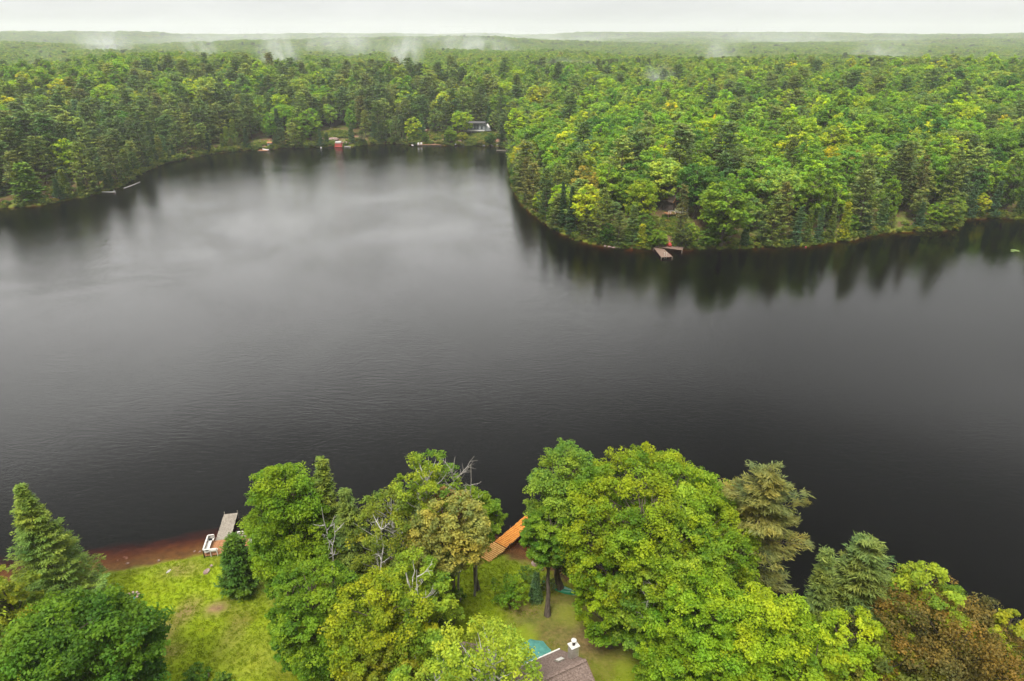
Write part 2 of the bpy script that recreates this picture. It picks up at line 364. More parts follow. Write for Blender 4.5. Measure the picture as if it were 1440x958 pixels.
# ------------------------------------------------------------------ tree growing
def tubes(paths):
    """paths: list of (points Nx3, radii N, sides) -> verts, quads"""
    Vs, Qs, off = [], [], 0
    for pts, rad, s in paths:
        pts = np.asarray(pts, float); n = len(pts); rad = np.asarray(rad, float)
        tan = np.gradient(pts, axis=0); tan /= np.linalg.norm(tan, axis=1, keepdims=True) + 1e-9
        ref = np.where(np.abs(tan[:, 2:3]) > .9, np.array([[1., 0, 0]]), np.array([[0, 0, 1.]]))
        u = np.cross(tan, ref); u /= np.linalg.norm(u, axis=1, keepdims=True) + 1e-9
        for i in range(1, n):
            if np.dot(u[i], u[i - 1]) < 0: u[i] = -u[i]
        v = np.cross(tan, u)
        a = np.arange(s) * 2 * np.pi / s
        ring = pts[:, None, :] + rad[:, None, None] * (np.cos(a)[None, :, None] * u[:, None, :] + np.sin(a)[None, :, None] * v[:, None, :])
        Vs.append(ring.reshape(-1, 3))
        i0 = off + (np.arange(n - 1)[:, None] * s + np.arange(s)[None, :]); i1 = off + (np.arange(n - 1)[:, None] * s + (np.arange(s)[None, :] + 1) % s)
        Qs.append(np.stack([i0, i1, i1 + s, i0 + s], -1).reshape(-1, 4)); off += n * s
    return np.concatenate(Vs), np.concatenate(Qs)
def unit(v): return v / (np.linalg.norm(v, axis=-1, keepdims=True) + 1e-9)
def leaf_quads(C, N, L, W, T=None, rg=rng):
    n = len(C); N = unit(N)
    T = unit(rg.normal(size=(n, 3))) if T is None else T
    T = unit(T - (T * N).sum(1, keepdims=True) * N); B = np.cross(N, T)
    L = np.broadcast_to(np.asarray(L, float), (n,))[:, None] * .5; W = np.broadcast_to(np.asarray(W, float), (n,))[:, None] * .5
    V = np.stack([C - T * L, C + B * W - T * L * .1, C + T * L, C - B * W - T * L * .1], 1).reshape(-1, 3)
    return V, np.arange(n * 4).reshape(n, 4)
def decid(seed, H, Rr, base=.28, zc=.58, ncl=70, sub=7, nl=24, leaf=.26, lobes=7, lobe_amp=.22, open_=0.0, trunk_r=None, flat=.6, stems=1, cover=1.0, rc=.24):
    rg = np.random.default_rng(seed); ce = np.array([0, 0, H * zc])
    k = np.arange(ncl) + .5; ph = np.arccos(1 - 2 * k / ncl); th = np.pi * (1 + 5 ** .5) * k
    u = np.stack([np.cos(th) * np.sin(ph), np.sin(th) * np.sin(ph), np.cos(ph)], 1); u = unit(u + rg.normal(0, .16, u.shape))
    lb = unit(rg.normal(size=(lobes, 3)) + np.array([0, 0, .25])); la = rg.uniform(-.6, 1, lobes)
    f = 1 - lobe_amp + lobe_amp * ((np.exp(4 * (u @ lb.T - 1)) * la).sum(1)) * 1.3
    f = np.clip(f, .5, 1.06) * rg.uniform(.86, 1.04, ncl)
    up, dn = H * (1 - zc), H * (zc - base)
    Cc = ce + np.stack([u[:, 0] * Rr, u[:, 1] * Rr, np.where(u[:, 2] > 0, u[:, 2] * up, u[:, 2] * dn)], 1) * f[:, None]
    inner = ce + np.stack([u[:, 0] * Rr, u[:, 1] * Rr, np.where(u[:, 2] > 0, u[:, 2] * up, u[:, 2] * dn)], 1) * (f * rg.uniform(.35, .7, ncl))[:, None]
    sel = rg.random(ncl) < .5
    Ca = np.concatenate([Cc, inner[sel]])
    keep = rg.random(len(Ca)) > open_; keep[:3] = True; Ca = Ca[keep]
    ua = unit((Ca - ce) / np.array([Rr, Rr, (up + dn) / 2]))
    rcl = Rr * rc * rg.uniform(.75, 1.25, len(Ca))
    # sub clumps
    s = unit(rg.normal(size=(len(Ca), sub, 3)) + ua[:, None, :] * .7 + np.array([0, 0, .25])) * rg.uniform(.35, 1, (len(Ca), sub, 1)) * rcl[:, None, None]
    s[:, :, 2] *= flat + .1
    Sc = (Ca[:, None, :] + s).reshape(-1, 3); rs = np.repeat(rcl * .46, sub)
    ctone = np.repeat(np.clip(rg.normal(.5, .24, len(Ca)), 0, 1), sub) + rg.normal(0, .10, len(Sc))
    q = unit(rg.normal(size=(len(Sc), nl, 3)) + np.array([0, 0, .45])) * rg.uniform(.3, 1.1, (len(Sc), nl, 1)) ** .6 * rs[:, None, None]
    q[:, :, 2] *= flat
    C = (Sc[:, None, :] + q).reshape(-1, 3); Nn = unit(q.reshape(-1, 3)) * .55 + np.array([0, 0, .55]) + rg.normal(0, .42, (len(C), 3))
    lf = leaf * rg.uniform(.5, 1.45, len(C))
    V, Q = leaf_quads(C, Nn, lf, lf * .72, rg=rg)
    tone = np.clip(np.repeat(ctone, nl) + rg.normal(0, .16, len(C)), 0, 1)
    # wood
    tr = trunk_r or H * .016
    P_ = []
    tops = []
    for si in range(stems):
        off = np.array([0, 0, 0.]) if stems == 1 else np.append(rg.normal(0, Rr * .28, 2), 0)
        z = np.linspace(0, 1, 9); wob = np.cumsum(rg.normal(0, H * .008, (9, 2)), 0); wob[0] = 0
        pts = np.stack([wob[:, 0] + off[0] * z ** .7, wob[:, 1] + off[1] * z ** .7, z * H * (.86 + .06 * rg.random())], 1); pts[0, 2] = -.3
        rad = tr * (1.25 - 1.1 * z ** .8); rad[0] *= 1.35
        P_.append((pts, np.maximum(rad, .015), 8)); tops.append(pts)
    for i in range(len(Ca)):
        pts = tops[i % stems]; e = Ca[i]; hd = np.hypot(e[0], e[1])
        zs = np.clip(e[2] - hd * .75 - H * .05, H * base * .7, H * .82); j = np.searchsorted(pts[:, 2], zs) - 1; j = np.clip(j, 0, 7)
        t = (zs - pts[j, 2]) / (pts[j + 1, 2] - pts[j, 2] + 1e-6); s0 = pts[j] * (1 - t) + pts[j + 1] * t
        tt = np.linspace(0, 1, 6)[:, None]; mid = (s0 + e) / 2 + np.array([0, 0, -.08 * hd]) + rg.normal(0, Rr * .05, 3)
        pp = (1 - tt) ** 2 * s0 + 2 * tt * (1 - tt) * mid + tt ** 2 * e; pp[1:-1] += rg.normal(0, Rr * .015, (4, 3))
        P_.append((pp, tr * .34 * (1 - .85 * np.linspace(0, 1, 6)) * rg.uniform(.6, 1.1), 4))
    TV, TQ = tubes(P_)
    return (V, Q, tone), (TV, TQ)
def conifer(seed, H, Rr, base=.12, dz=.05, nb=6, nt_=9, k=8, card=(.42, .16), droop=0., rise=.12, prof='pine', spread=.3, irr=.3, trunk_r=None, up_n=.7):
    rg = np.random.default_rng(seed); Cs, Ns, Ts, To, P_ = [], [], [], [], []
    tr = trunk_r or H * .013; n = 8; z = np.linspace(0, 1, n); wob = np.cumsum(rg.normal(0, H * .004, (n, 2)), 0); wob[0] = 0
    tp = np.stack([wob[:, 0], wob[:, 1], z * H * .98], 1); tp[0, 2] = -.3; P_.append((tp, np.maximum(tr * (1.2 - 1.15 * z), .012), 7))
    zz = H * base; lean = rg.uniform(0, 6.28)
    while zz < H * .985:
        t = (zz / H - base) / (1 - base)
        if prof == 'pine': L0 = Rr * min(1, (1 - t) ** .42 * 1.02) * (.7 + .3 * min(1, t * 3))
        elif prof == 'spruce': L0 = Rr * ((1 - t) ** .95) * (.8 + .2 * min(1, t * 6)) + .02 * H * (1 - t)
        elif prof == 'cedar': L0 = Rr * ((1 - t) ** .6) * (.7 + .3 * min(1, t * 5))
        else: L0 = Rr * max(.35, 1 - abs(t - .55) * 1.2)
        L0 = max(L0, .03 * H * .5); wl = 1 + irr * .8 * (rg.random() - .5); a0 = rg.uniform(0, 6.28)
        cx = np.interp(zz, tp[:, 2], tp[:, 0]); cy = np.interp(zz, tp[:, 2], tp[:, 1])
        nbr = max(3, int(round(nb * (.75 + .5 * rg.random()))))
        for b in range(nbr):
            az = a0 + b * 6.283 / nbr + rg.normal(0, .25); L = L0 * wl * (1 - irr * rg.random())
            d = np.array([math.cos(az), math.sin(az), 0.]); s = np.linspace(0, 1, 5)[:, None]
            zb = zz + rg.normal(0, dz * H * .25)
            pts = np.array([cx, cy, zb]) + d * L * s + np.array([0, 0, 1.]) * L * (rise * s - droop * s * (1.4 - .7 * s)) + np.array([0, 0, 1]) * (.12 * L * s ** 3)
            P_.append((pts, tr * .28 * (1 - t * .6) * (1 - .85 * s[:, 0]) + .004, 3))
            m = max(3, int(round(nt_ * (.35 + .65 * L / Rr)))); ss = rg.uniform(.18, 1.02, m) ** .75
            side = rg.uniform(-1, 1, m) * spread * L * np.sin(np.clip(ss, 0, 1) * 2.6 + .25)
            pp = np.stack([np.interp(ss, s[:, 0], pts[:, j]) for j in range(3)], 1); pd = np.array([-d[1], d[0], 0.])
            pp = pp + pd * side[:, None]; pp[:, 2] -= np.abs(side) * (.12 + droop * .4)
            ct = np.clip(rg.normal(.5, .13) + rg.normal(0, .12, m), 0, 1)
            off = rg.normal(0, 1, (m, k, 3)) * np.array([1, 1, .24]) * card[0] * .45
            C = (pp[:, None, :] + off).reshape(-1, 3); T = unit(d + pd * np.sign(side)[:, None, None] * .5 + rg.normal(0, .42, (m, k, 3)) + np.array([0, 0, .12 - droop * .8])).reshape(-1, 3)
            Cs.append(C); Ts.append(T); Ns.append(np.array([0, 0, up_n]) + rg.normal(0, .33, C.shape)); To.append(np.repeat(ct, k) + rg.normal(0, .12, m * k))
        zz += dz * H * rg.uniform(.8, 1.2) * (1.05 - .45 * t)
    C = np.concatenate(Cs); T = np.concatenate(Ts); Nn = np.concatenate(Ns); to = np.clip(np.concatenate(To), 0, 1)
    sc = rg.uniform(.75, 1.25, len(C))
    V, Q = leaf_quads(C, Nn, card[0] * sc, card[1] * sc, T, rg)
    TV, TQ = tubes(P_)
    return (V, Q, to), (TV, TQ)
def crown_mesh(name, cr, mat): return mesh_from(name, cr[0], cr[1], mats=[mat], tone=cr[2])
def trunk_mesh(name, tr, mat): return mesh_from(name, tr[0], tr[1], mats=[mat], smooth=True)
def joined_mesh(name, cr, tr, mats):
    V = np.concatenate([cr[0], tr[0]]); Q = np.concatenate([cr[1], tr[1] + len(cr[0])])
    mi = np.concatenate([np.zeros(len(cr[1])), np.ones(len(tr[1]))]); to = np.concatenate([cr[2], np.full(len(tr[1]), .5)])
    return mesh_from(name, V, Q, mats=mats, midx=mi, tone=to)
def hero_tree(name, label, cat, loc, cr, tr, col, lm='leaf', bark='bark', rz=0., group=None, tilt=(0, 0), cdark=None):
    e = empty(name, loc, rz); e.rotation_euler = (tilt[0], tilt[1], rz)
    c = link(D_.objects.new('crown', crown_mesh('crown', cr, M[lm])), e); c.color = (*col, 1)
    t = link(D_.objects.new('trunk', trunk_mesh('trunk', tr, M[bark])), e)
    tag(e, label, cat, group)
    return e

# ------------------------------------------------------------------ instancer for uncountable stuff
def scatter(name, label, P3, scl, rot, idx, protos):
    me = D_.meshes.new(name); n = len(P3); me.vertices.add(n); me.vertices.foreach_set('co', np.asarray(P3, np.float32).ravel())
    a = me.attributes.new('scl', 'FLOAT_VECTOR', 'POINT'); a.data.foreach_set('vector', np.asarray(scl, np.float32).ravel())
    r3 = np.zeros((n, 3), np.float32); r3[:, 2] = rot
    a = me.attributes.new('rot', 'FLOAT_VECTOR', 'POINT'); a.data.foreach_set('vector', r3.ravel())
    a = me.attributes.new('idx', 'INT', 'POINT'); a.data.foreach_set('value', np.asarray(idx, np.int32))
    o = link(D_.objects.new(name, me)); tag(o, label, kind='stuff')
    ng = D_.node_groups.new(name, 'GeometryNodeTree'); ng.interface.new_socket('Geometry', in_out='INPUT', socket_type='NodeSocketGeometry'); ng.interface.new_socket('Geometry', in_out='OUTPUT', socket_type='NodeSocketGeometry')
    gi = ng.nodes.new('NodeGroupInput'); go = ng.nodes.new('NodeGroupOutput'); jn = ng.nodes.new('GeometryNodeJoinGeometry')
    mtp = ng.nodes.new('GeometryNodeMeshToPoints'); ng.links.new(gi.outputs[0], mtp.inputs[0])
    def na(nm, ty):
        q = ng.nodes.new('GeometryNodeInputNamedAttribute'); q.data_type = ty; q.inputs[0].default_value = nm; return q.outputs[0]
    S, Ro, I = na('scl', 'FLOAT_VECTOR'), na('rot', 'FLOAT_VECTOR'), na('idx', 'INT')
    for k, po in enumerate(protos):
        oi = ng.nodes.new('GeometryNodeObjectInfo'); oi.inputs[0].default_value = po; oi.transform_space = 'ORIGINAL'
        cp = ng.nodes.new('FunctionNodeCompare'); cp.data_type = 'INT'; cp.operation = 'EQUAL'; ng.links.new(I, cp.inputs[2]); cp.inputs[3].default_value = k
        ip = ng.nodes.new('GeometryNodeInstanceOnPoints'); ng.links.new(mtp.outputs[0], ip.inputs['Points']); ng.links.new(cp.outputs[0], ip.inputs['Selection'])
        ng.links.new(oi.outputs['Geometry'], ip.inputs['Instance']); ng.links.new(Ro, ip.inputs['Rotation']); ng.links.new(S, ip.inputs['Scale'])
        ng.links.new(ip.outputs[0], jn.inputs[0])
    ng.links.new(jn.outputs[0], go.inputs[0])
    md = o.modifiers.new('scatter', 'NODES'); md.node_group = ng
    return o

# ------------------------------------------------------------------ forest
def P_dec(name, seed, H, Rr, **k):
    kw = dict(ncl=80, sub=6, nl=15, leaf=.48, rc=.22); kw.update(k)
    return name, decid(seed, H, Rr, **kw), 'leaf'
def P_con(name, seed, H, Rr, **k):
    kw = dict(nb=6, nt_=8, k=6, card=(.85, .34)); kw.update(k)
    return name, conifer(seed, H, Rr, **kw), 'needle'
KINDS = {
 'maple_tree': [P_dec('m', 101, 18, 6.0, base=.1, zc=.58), P_dec('m', 102, 17, 5.2, base=.08, zc=.58, lobe_amp=.3), P_dec('m', 103, 19, 6.4, base=.12, zc=.62, lobe_amp=.26), P_dec('m', 104, 16, 5.0, base=.06, zc=.52, lobe_amp=.16)],
 'birch_tree': [P_dec('b', 111, 19, 3.4, base=.2, zc=.55, rc=.3, leaf=.5, lobe_amp=.3), P_dec('b', 112, 18, 3.0, base=.18, zc=.5, rc=.32, leaf=.5)],
 'pine_tree': [P_con('p', 121, 21, 6.2, base=.1, dz=.062, irr=.32, spread=.34), P_con('p', 122, 19, 6.6, base=.12, dz=.07, irr=.4, prof='pine', spread=.34), P_con('p', 123, 21, 5.4, base=.2, dz=.06, irr=.6), P_con('p', 124, 18, 6.0, base=.04, dz=.066, irr=.4, droop=.12)],
 'spruce_tree': [P_con('s', 131, 17, 3.6, base=.03, dz=.042, prof='spruce', droop=.25, rise=0, irr=.35, nb=6, card=(.8, .34)), P_con('s', 132, 15, 2.9, base=.03, dz=.045, prof='spruce', droop=.2, rise=0, irr=.4, nb=6, card=(.7, .3))],
 'cedar_tree': [P_con('c', 141, 13, 1.9, base=.03, dz=.045, prof='spruce', droop=.05, rise=.3, irr=.35, nb=7, card=(.75, .4), up_n=.3), P_con('c', 142, 15, 2.3, base=.04, dz=.045, prof='cedar', droop=.05, rise=.25, irr=.4, nb=8, card=(.7, .4), up_n=.3)],
}
MESH = {}     # kind -> list of (crown mesh, trunk mesh, joined mesh, H, R)
for kn, lst in KINDS.items():
    MESH[kn] = []
    for nm_, (cr, tr), lm in lst:
        bk = M['bark']
        MESH[kn].append((crown_mesh('crown', cr, M[lm]), trunk_mesh('trunk', tr, bk), joined_mesh(kn, cr, tr, [M[lm], bk]),
                         joined_mesh('forest_' + kn, cr, tr, [M[lm + '_far'], bk]), cr[0][:, 2].max(), np.hypot(cr[0][:, 0], cr[0][:, 1]).max()))
def far_proto(o): return D_.objects.new('proto', o)
FORMS = dict(maple_tree='round maple', birch_tree='slender birch', pine_tree='ragged pine', spruce_tree='pointed spruce', cedar_tree='columnar cedar')
TREES = []  # dict(kind, var, x,y,z,s(xyz), rz, col, label, group)
taken = []
def add_tree(kind, var, x, y, z, H, W, col, label=None, group=None, cw=None):
    mh, mr = MESH[kind][var][4], MESH[kind][var][5]
    TREES.append(dict(kind=kind, var=var, x=x, y=y, z=z, sz=H / mh, sxy=(W * .5 / mr) if W else H / mh, H=H, Wd=(W or 2 * mr * H / mh), rz=rng.uniform(0, 6.28), col=col, label=label, group=group, cw=cw))
    taken.append((x, y, .36 * (W or 2 * mr * H / mh)))
HERO_FAR = [  # kind, variant, top px, top py, height m, crown width m, colour, label
 ('maple_tree', 0, 825, 232, 17, 11.5, G['orange'], 'round maple with peach orange new leaves on top near the tip of the wooded point'),
 ('maple_tree', 2, 906, 250, 15.5, 13, G['lime'], 'wide yellow-green maple standing just up the bank from the bench-less corner of the brown shore deck'),
 ('maple_tree', 0, 1025, 254, 18.5, 20, G['light'], 'broadest spreading maple on the point, at the waterline beside the brown shore deck'),
 ('pine_tree', 3, 850, 262, 15.5, 9, G['pinelight'], 'layered light olive pine over the pale stony shoreline strip of the point'),
 ('pine_tree', 3, 872, 296, 10, 6.5, G['olive'], 'short layered pine leaning over the stony shore beside the small bright cedar'),
 ('cedar_tree', 0, 905, 318, 6.5, 5, G['gold'], 'small bright yellow-green cedar right beside the brown shore deck'),
 ('maple_tree', 3, 905, 300, 8, 8, G['mid'], 'low mid-green understorey maple beneath the wide yellow-green one'),
 ('maple_tree', 3, 924, 322, 5, 7, G['light'], 'shrubby green growth just uphill of the brown shore deck'),
 ('maple_tree', 1, 962, 318, 6, 7, G['olive'], 'low olive shrub at the foot of the thin see-through pine'),
 ('maple_tree', 3, 1000, 322, 5, 8, G['mid'], 'low shrub between the thin pine and the broadest maple'),
 ('maple_tree', 1, 650, 186, 5, 8, G['gold'], 'yellow-green shrub below the glass-fronted cottage windows'),
 ('maple_tree', 3, 690, 188, 6, 8, G['deep'], 'dark rounded shrub below the side of the glass-fronted cottage'),
 ('maple_tree', 3, 634, 182, 6, 9, G['light'], 'fresh green shrub between the white tent and the glass-fronted cottage'),
 ('pine_tree', 2, 963, 258, 16.5, 6.5, G['brown'], 'thin see-through grey-brown pine in front of the point cottage'),
 ('spruce_tree', 0, 795, 264, 15, 5, G['spruce'], 'dark narrow spruce at the bend of the point shoreline, inner one of a pair'),
 ('spruce_tree', 1, 808, 272, 14.5, 5, G['spruce'], 'dark narrow spruce at the bend of the point shoreline, outer one of a pair'),
 ('pine_tree', 1, 770, 240, 17, 9, G['pine'], 'full olive pine on the rounded lake side of the point'),
 ('pine_tree', 0, 742, 222, 17, 8, G['brown'], 'brownish pine at the narrow channel side of the point'),
 ('pine_tree', 3, 785, 225, 18, 8, G['pinelight'], 'pale olive pine above the pair of dark narrow spruces'),
 ('cedar_tree', 1, 897, 206, 16, 9, G['brown'], 'blunt olive-brown conifer rising behind the wide yellow-green maple'),
 ('birch_tree', 0, 962, 172, 21, 11, G['grey'], 'tall tan-green tree towering behind the point cottage roof'),
 ('cedar_tree', 1, 1008, 208, 16, 9, G['brown'], 'grey-brown cone-shaped conifer behind the broadest spreading maple'),
 ('pine_tree', 3, 1098, 275, 15, 10, G['pinelight'], 'low spreading pine with pale shelves just along from the broadest maple'),
 ('pine_tree', 1, 1108, 254, 17, 10, G['rust'], 'russet-tinged pine behind the low spreading pale pine'),
 ('maple_tree', 1, 1152, 238, 18, 14, G['light'], 'fresh green maple with a ragged edge behind the row of small dark spires'),
 ('spruce_tree', 1, 1128, 290, 11, 4, G['blue'], 'first small blue-green spire of the dark row below the ragged fresh green maple'),
 ('spruce_tree', 0, 1146, 296, 10.5, 4, G['cedar'], 'second small spire of the dark row below the ragged fresh green maple'),
 ('spruce_tree', 1, 1162, 292, 11, 4, G['blue'], 'third small blue spire of the dark row below the ragged fresh green maple'),
 ('spruce_tree', 0, 1178, 288, 11, 4, G['cedar'], 'fourth small spire of the dark row below the ragged fresh green maple'),
 ('cedar_tree', 0, 1196, 284, 11, 5, G['gold'], 'pale olive cedar closing the row of small dark spires'),
 ('pine_tree', 0, 1225, 212, 22, 10, G['pinelight'], 'tall light olive pine with upswept branches halfway along the bay side of the point'),
 ('maple_tree', 3, 1260, 246, 15, 8, G['light'], 'small fresh green maple squeezed between two tall pines at the bay'),
 ('pine_tree', 2, 1280, 204, 22, 10, G['olive'], 'tall dull olive pine next to the small squeezed fresh green maple'),
 ('pine_tree', 0, 1305, 214, 20, 8, G['brown'], 'brownish pine second back from the layered headland pine'),
 ('pine_tree', 1, 1353, 210, 22, 12, G['pinelight'], 'tall pine with wide pale separate shelves at the small headland of the bay'),
 ('spruce_tree', 0, 1391, 260, 12, 6, G['blue'], 'bluish young spruce on the inner shore of the bay, nearer the headland'),
 ('spruce_tree', 1, 1412, 256, 12, 5.5, G['blue'], 'bluish young spruce on the inner shore of the bay, farther from the headland'),
 ('maple_tree', 1, 1435, 226, 17, 11, G['mid'], 'mid-green maple on the inner shore of the bay behind the young spruces'),
 ('maple_tree', 2, 1172, 202, 17, 9, G['yellow'], 'golden yellow maple crown in the woods above the row of small spires'),
 ('maple_tree', 1, 1085, 200, 17, 10, G['lime'], 'lime maple in the woods with a yellow-tipped edge'),
 ('maple_tree', 3, 1208, 210, 16, 10, G['orange'], 'olive-orange maple beside the golden yellow crown'),
 ('birch_tree', 1, 1004, 160, 18, 6, G['yellow'], 'slim bright yellow aspen alone in the green woods of the point'),
 ('maple_tree', 3, 1368, 152, 15, 5, G['yellow'], 'small yellow tree top among dark pines on the bay slope'),
 ('maple_tree', 0, 1416, 160, 16, 9, G['yellow'], 'yellow maple with bare grey lower branches on the bay slope'),
 ('maple_tree', 1, 985, 172, 16, 7, G['brown'], 'brownish thin crown near the slim yellow aspen'),
 ('pine_tree', 0, 1118, 190, 22, 9, G['olive'], 'dark upright pine standing above the lime maple with yellow tips'),
 ('maple_tree', 3, 640, 112, 14, 8, G['gold'], 'yellow-green crown in the pale woods above the glass-fronted cottage'),
 ('pine_tree', 3, 106, 196, 20, 13, G['pinelight'], 'lit light green pine standing forward at the waterline beside the grassy clearing'),
 ('pine_tree', 3, 150, 190, 19, 13, G['olive'], 'full pine above the white swim dock on the side shore'),
 ('pine_tree', 1, 187, 158, 24, 15, G['pine'], 'large rounded dark pine above the floating log boom'),
 ('cedar_tree', 1, 28, 228, 13.5, 14, G['mid'], 'squat dark green rounded tree between the lake and the grassy clearing'),
 ('maple_tree', 1, 60, 133, 17, 9, G['lime'], 'lime maple among dark pines on the side slope'),
 ('maple_tree', 0, 190, 122, 16, 9, G['gold'], 'bright lime maple crown showing between pines on the side slope'),
 ('maple_tree', 2, 748, 196, 14, 8, G['gold'], 'yellow-green shrub-like maple at the tip of the channel'),
 ('pine_tree', 1, 704, 122, 26, 10, G['pine'], 'tall dark pine beside the glass-fronted cottage'),
 ('pine_tree', 0, 722, 140, 22, 9, G['pinelight'], 'pale olive pine at the head of the channel'),
 ('spruce_tree', 0, 524, 160, 14, 7, G['blue'], 'bluish green young spruce at the waterline past the red boathouse'),
]
COTTAGES_KEEP = []     # (px range, distance) view corridors kept clear of trees
for kd, vr, px, py, H, W, col, lab in HERO_FAR:
    lab = lab.replace('bench-less corner of the ', '')
    x, y, z = place_top(px, py, H)
    if lake_dist(x, y)[0] < .6:      # nudge inland
        for _ in range(60):
            y += .6; z = g1(x, y)
            if lake_dist(x, y)[0] > .8: break
    add_tree(kd, vr, x, y, z, H, W, col, lab)
# clearings: photo position, radius m, view depth in front kept low
CLEAR = [(66, 272, 6), (470, 188, 6), (478, 201, 6), (373, 207, 5), (596, 197, 4), (669, 184, 7), (685, 186, 5), (697, 201, 4), (938, 345, 4.5), (948, 302, 5), (648, 197, 6), (615, 190, 4), (598, 186, 3), (717, 209, 3)]
clear_w = []
for px, py, r in CLEAR:
    x, y, z = atg(px, py); clear_w.append((x, y, r))
    if px in (470, 669, 685, 598, 615):
        L = math.hypot(x, y)
        for s in range(1, 5):  # keep sight line towards the water open a little
            clear_w.append((x * (1 - 3.5 * s / L), y * (1 - 3.5 * s / L), r * .6))
clear_w = np.array(clear_w)
tk = np.array(taken)
def jgrid(y0, y1, s, half_w, rg):
    ys = np.arange(y0, y1, s); out_ = []
    for i, yy in enumerate(ys):
        hw = half_w(yy); xs = np.arange(-hw, hw, s) + (i % 2) * s * .5
        out_.append(np.stack([xs + rg.uniform(-.36, .36, len(xs)) * s, np.full(len(xs), yy) + rg.uniform(-.36, .36, len(xs)) * s], 1))
    return np.concatenate(out_)
hw = lambda y: .86 * y + 30
# low trees leaning over the far waterline
ww = []
for i in range(len(far_w) - 1):
    a, b = np.array(far_w[i]), np.array(far_w[i + 1]); L = np.hypot(*(b - a)); tn = (b - a) / (L + 1e-6)
    for q in range(int(L / 3.4 + rng.random())):
        p = a + tn * rng.uniform(0, L) + np.array([-tn[1], tn[0]]) * rng.uniform(.9, 3.2)
        if lake_dist(*p)[0] < .6 or np.min(np.hypot(p[0] - clear_w[:, 0], p[1] - clear_w[:, 1]) - clear_w[:, 2]) < 0: continue
        if ww and min(np.hypot(p[0] - u[0], p[1] - u[1]) for u in ww) < 2.8: continue
        if np.min(np.hypot(p[0] - tk[:, 0], p[1] - tk[:, 1])) < 2.2: continue
        ww.append(p)
pts = jgrid(150, 560, 7.9, hw, rng)
d = lake_dist(pts[:, 0], pts[:, 1]); ok = (d > 1.1) & (pts[:, 1] > 130); pts, d = pts[ok], d[ok]
dc = np.min(np.hypot(pts[:, None, 0] - clear_w[None, :, 0], pts[:, None, 1] - clear_w[None, :, 1]) - clear_w[None, :, 2], 1)
dt = np.min(np.hypot(pts[:, None, 0] - tk[None, :, 0], pts[:, None, 1] - tk[None, :, 1]) - tk[None, :, 2], 1)
ok = (dc > 0) & (dt > 0); pts, d = pts[ok], d[ok]
zt = height(pts[:, 0], pts[:, 1], d)
def pick(x, y, d, rg):
    ppx = 720 + F * x / (y * cP); n = vnoise(x, y, 45, 41); n2 = vnoise(x, y, 110, 42); r = rg.random()
    if ppx < 330 and y < 420: pc = .86 if d < 60 else .4 if d < 110 else .12
    elif y > 360 and ppx < 735: pc = .7 if d < 45 else .36 if d < 110 else .2
    else: pc = .58 if d < 12 else .26 if d < 35 else .07
    pc += (n - .5) * .5 + (n2 - .5) * .25
    if r < pc:
        q = rg.random()
        if d < 14: return 'pine_tree' if q < .42 else 'spruce_tree' if q < .66 else 'cedar_tree'
        return 'pine_tree' if q < .8 else 'spruce_tree' if q < .93 else 'cedar_tree'
    return 'maple_tree' if rg.random() < .8 else 'birch_tree'
dec_cols = [('light', .26), ('mid', .22), ('lime', .16), ('grey', .12), ('gold', .05), ('deep', .08), ('birch', .09), ('rust', .0)]
con_cols = {'pine_tree': [('pine', .45), ('olive', .25), ('pinelight', .2), ('brown', .06)], 'spruce_tree': [('spruce', .5), ('blue', .3), ('pine', .2)], 'cedar_tree': [('cedar', .5), ('olive', .3), ('pine', .2)]}
CW = dict(light='fresh green', mid='mid-green', lime='lime green', grey='greyish green', gold='yellow-green', deep='deep green', birch='pale green', rust='russet', pine='dark olive', olive='dull olive', pinelight='light olive', brown='brownish', spruce='blackish green', blue='bluish green', cedar='olive green', yellow='yellow', orange='orange-tinged')
def choose(lst, rg):
    p = np.array([w_ for _, w_ in lst]); return lst[rg.choice(len(lst), p=p / p.sum())][0]
for p in ww:
    q = rng.random() * (.7 if p[0] < -80 else 1); kd = 'pine_tree' if q < .28 else 'spruce_tree' if q < .42 else 'cedar_tree' if q < .62 else 'maple_tree'
    vr = int(rng.integers(len(MESH[kd]))) if kd != 'pine_tree' else 3
    if kd == 'maple_tree': vr = 3
    ck = choose(dec_cols, rng) if kd == 'maple_tree' else choose(con_cols[kd], rng)
    H = rng.uniform(4.5, 12) if kd != 'maple_tree' else rng.uniform(4, 9.5)
    add_tree(kd, vr, p[0], p[1], g1(*p), H, None, tuple(np.array(G[ck]) * rng.uniform(.9, 1.2)), cw=ck)
    TREES[-1]['sxy'] *= rng.uniform(1.1, 1.5)
for (x, y), dd, z in zip(pts, d, zt):
    kd = pick(x, y, dd, rng); vr = int(rng.integers(len(MESH[kd]))); mh = MESH[kd][vr][4]
    H = mh * rng.uniform(.74, 1.2) * (1 if dd > 12 else rng.uniform(.6, 1.0)) * (.92 if kd == 'maple_tree' else 1)
    ck = choose(dec_cols, rng) if kd in ('maple_tree', 'birch_tree') else choose(con_cols[kd], rng)
    c0 = np.array(G[ck]) * rng.uniform(.88, 1.12) * 1.4 * np.array([rng.uniform(.88, 1.1), 1, rng.uniform(.85, 1.15)])
    add_tree(kd, vr, x, y, z, H, None, tuple(c0), cw=ck)
    TREES[-1]['sxy'] *= rng.uniform(1.05, 1.35)
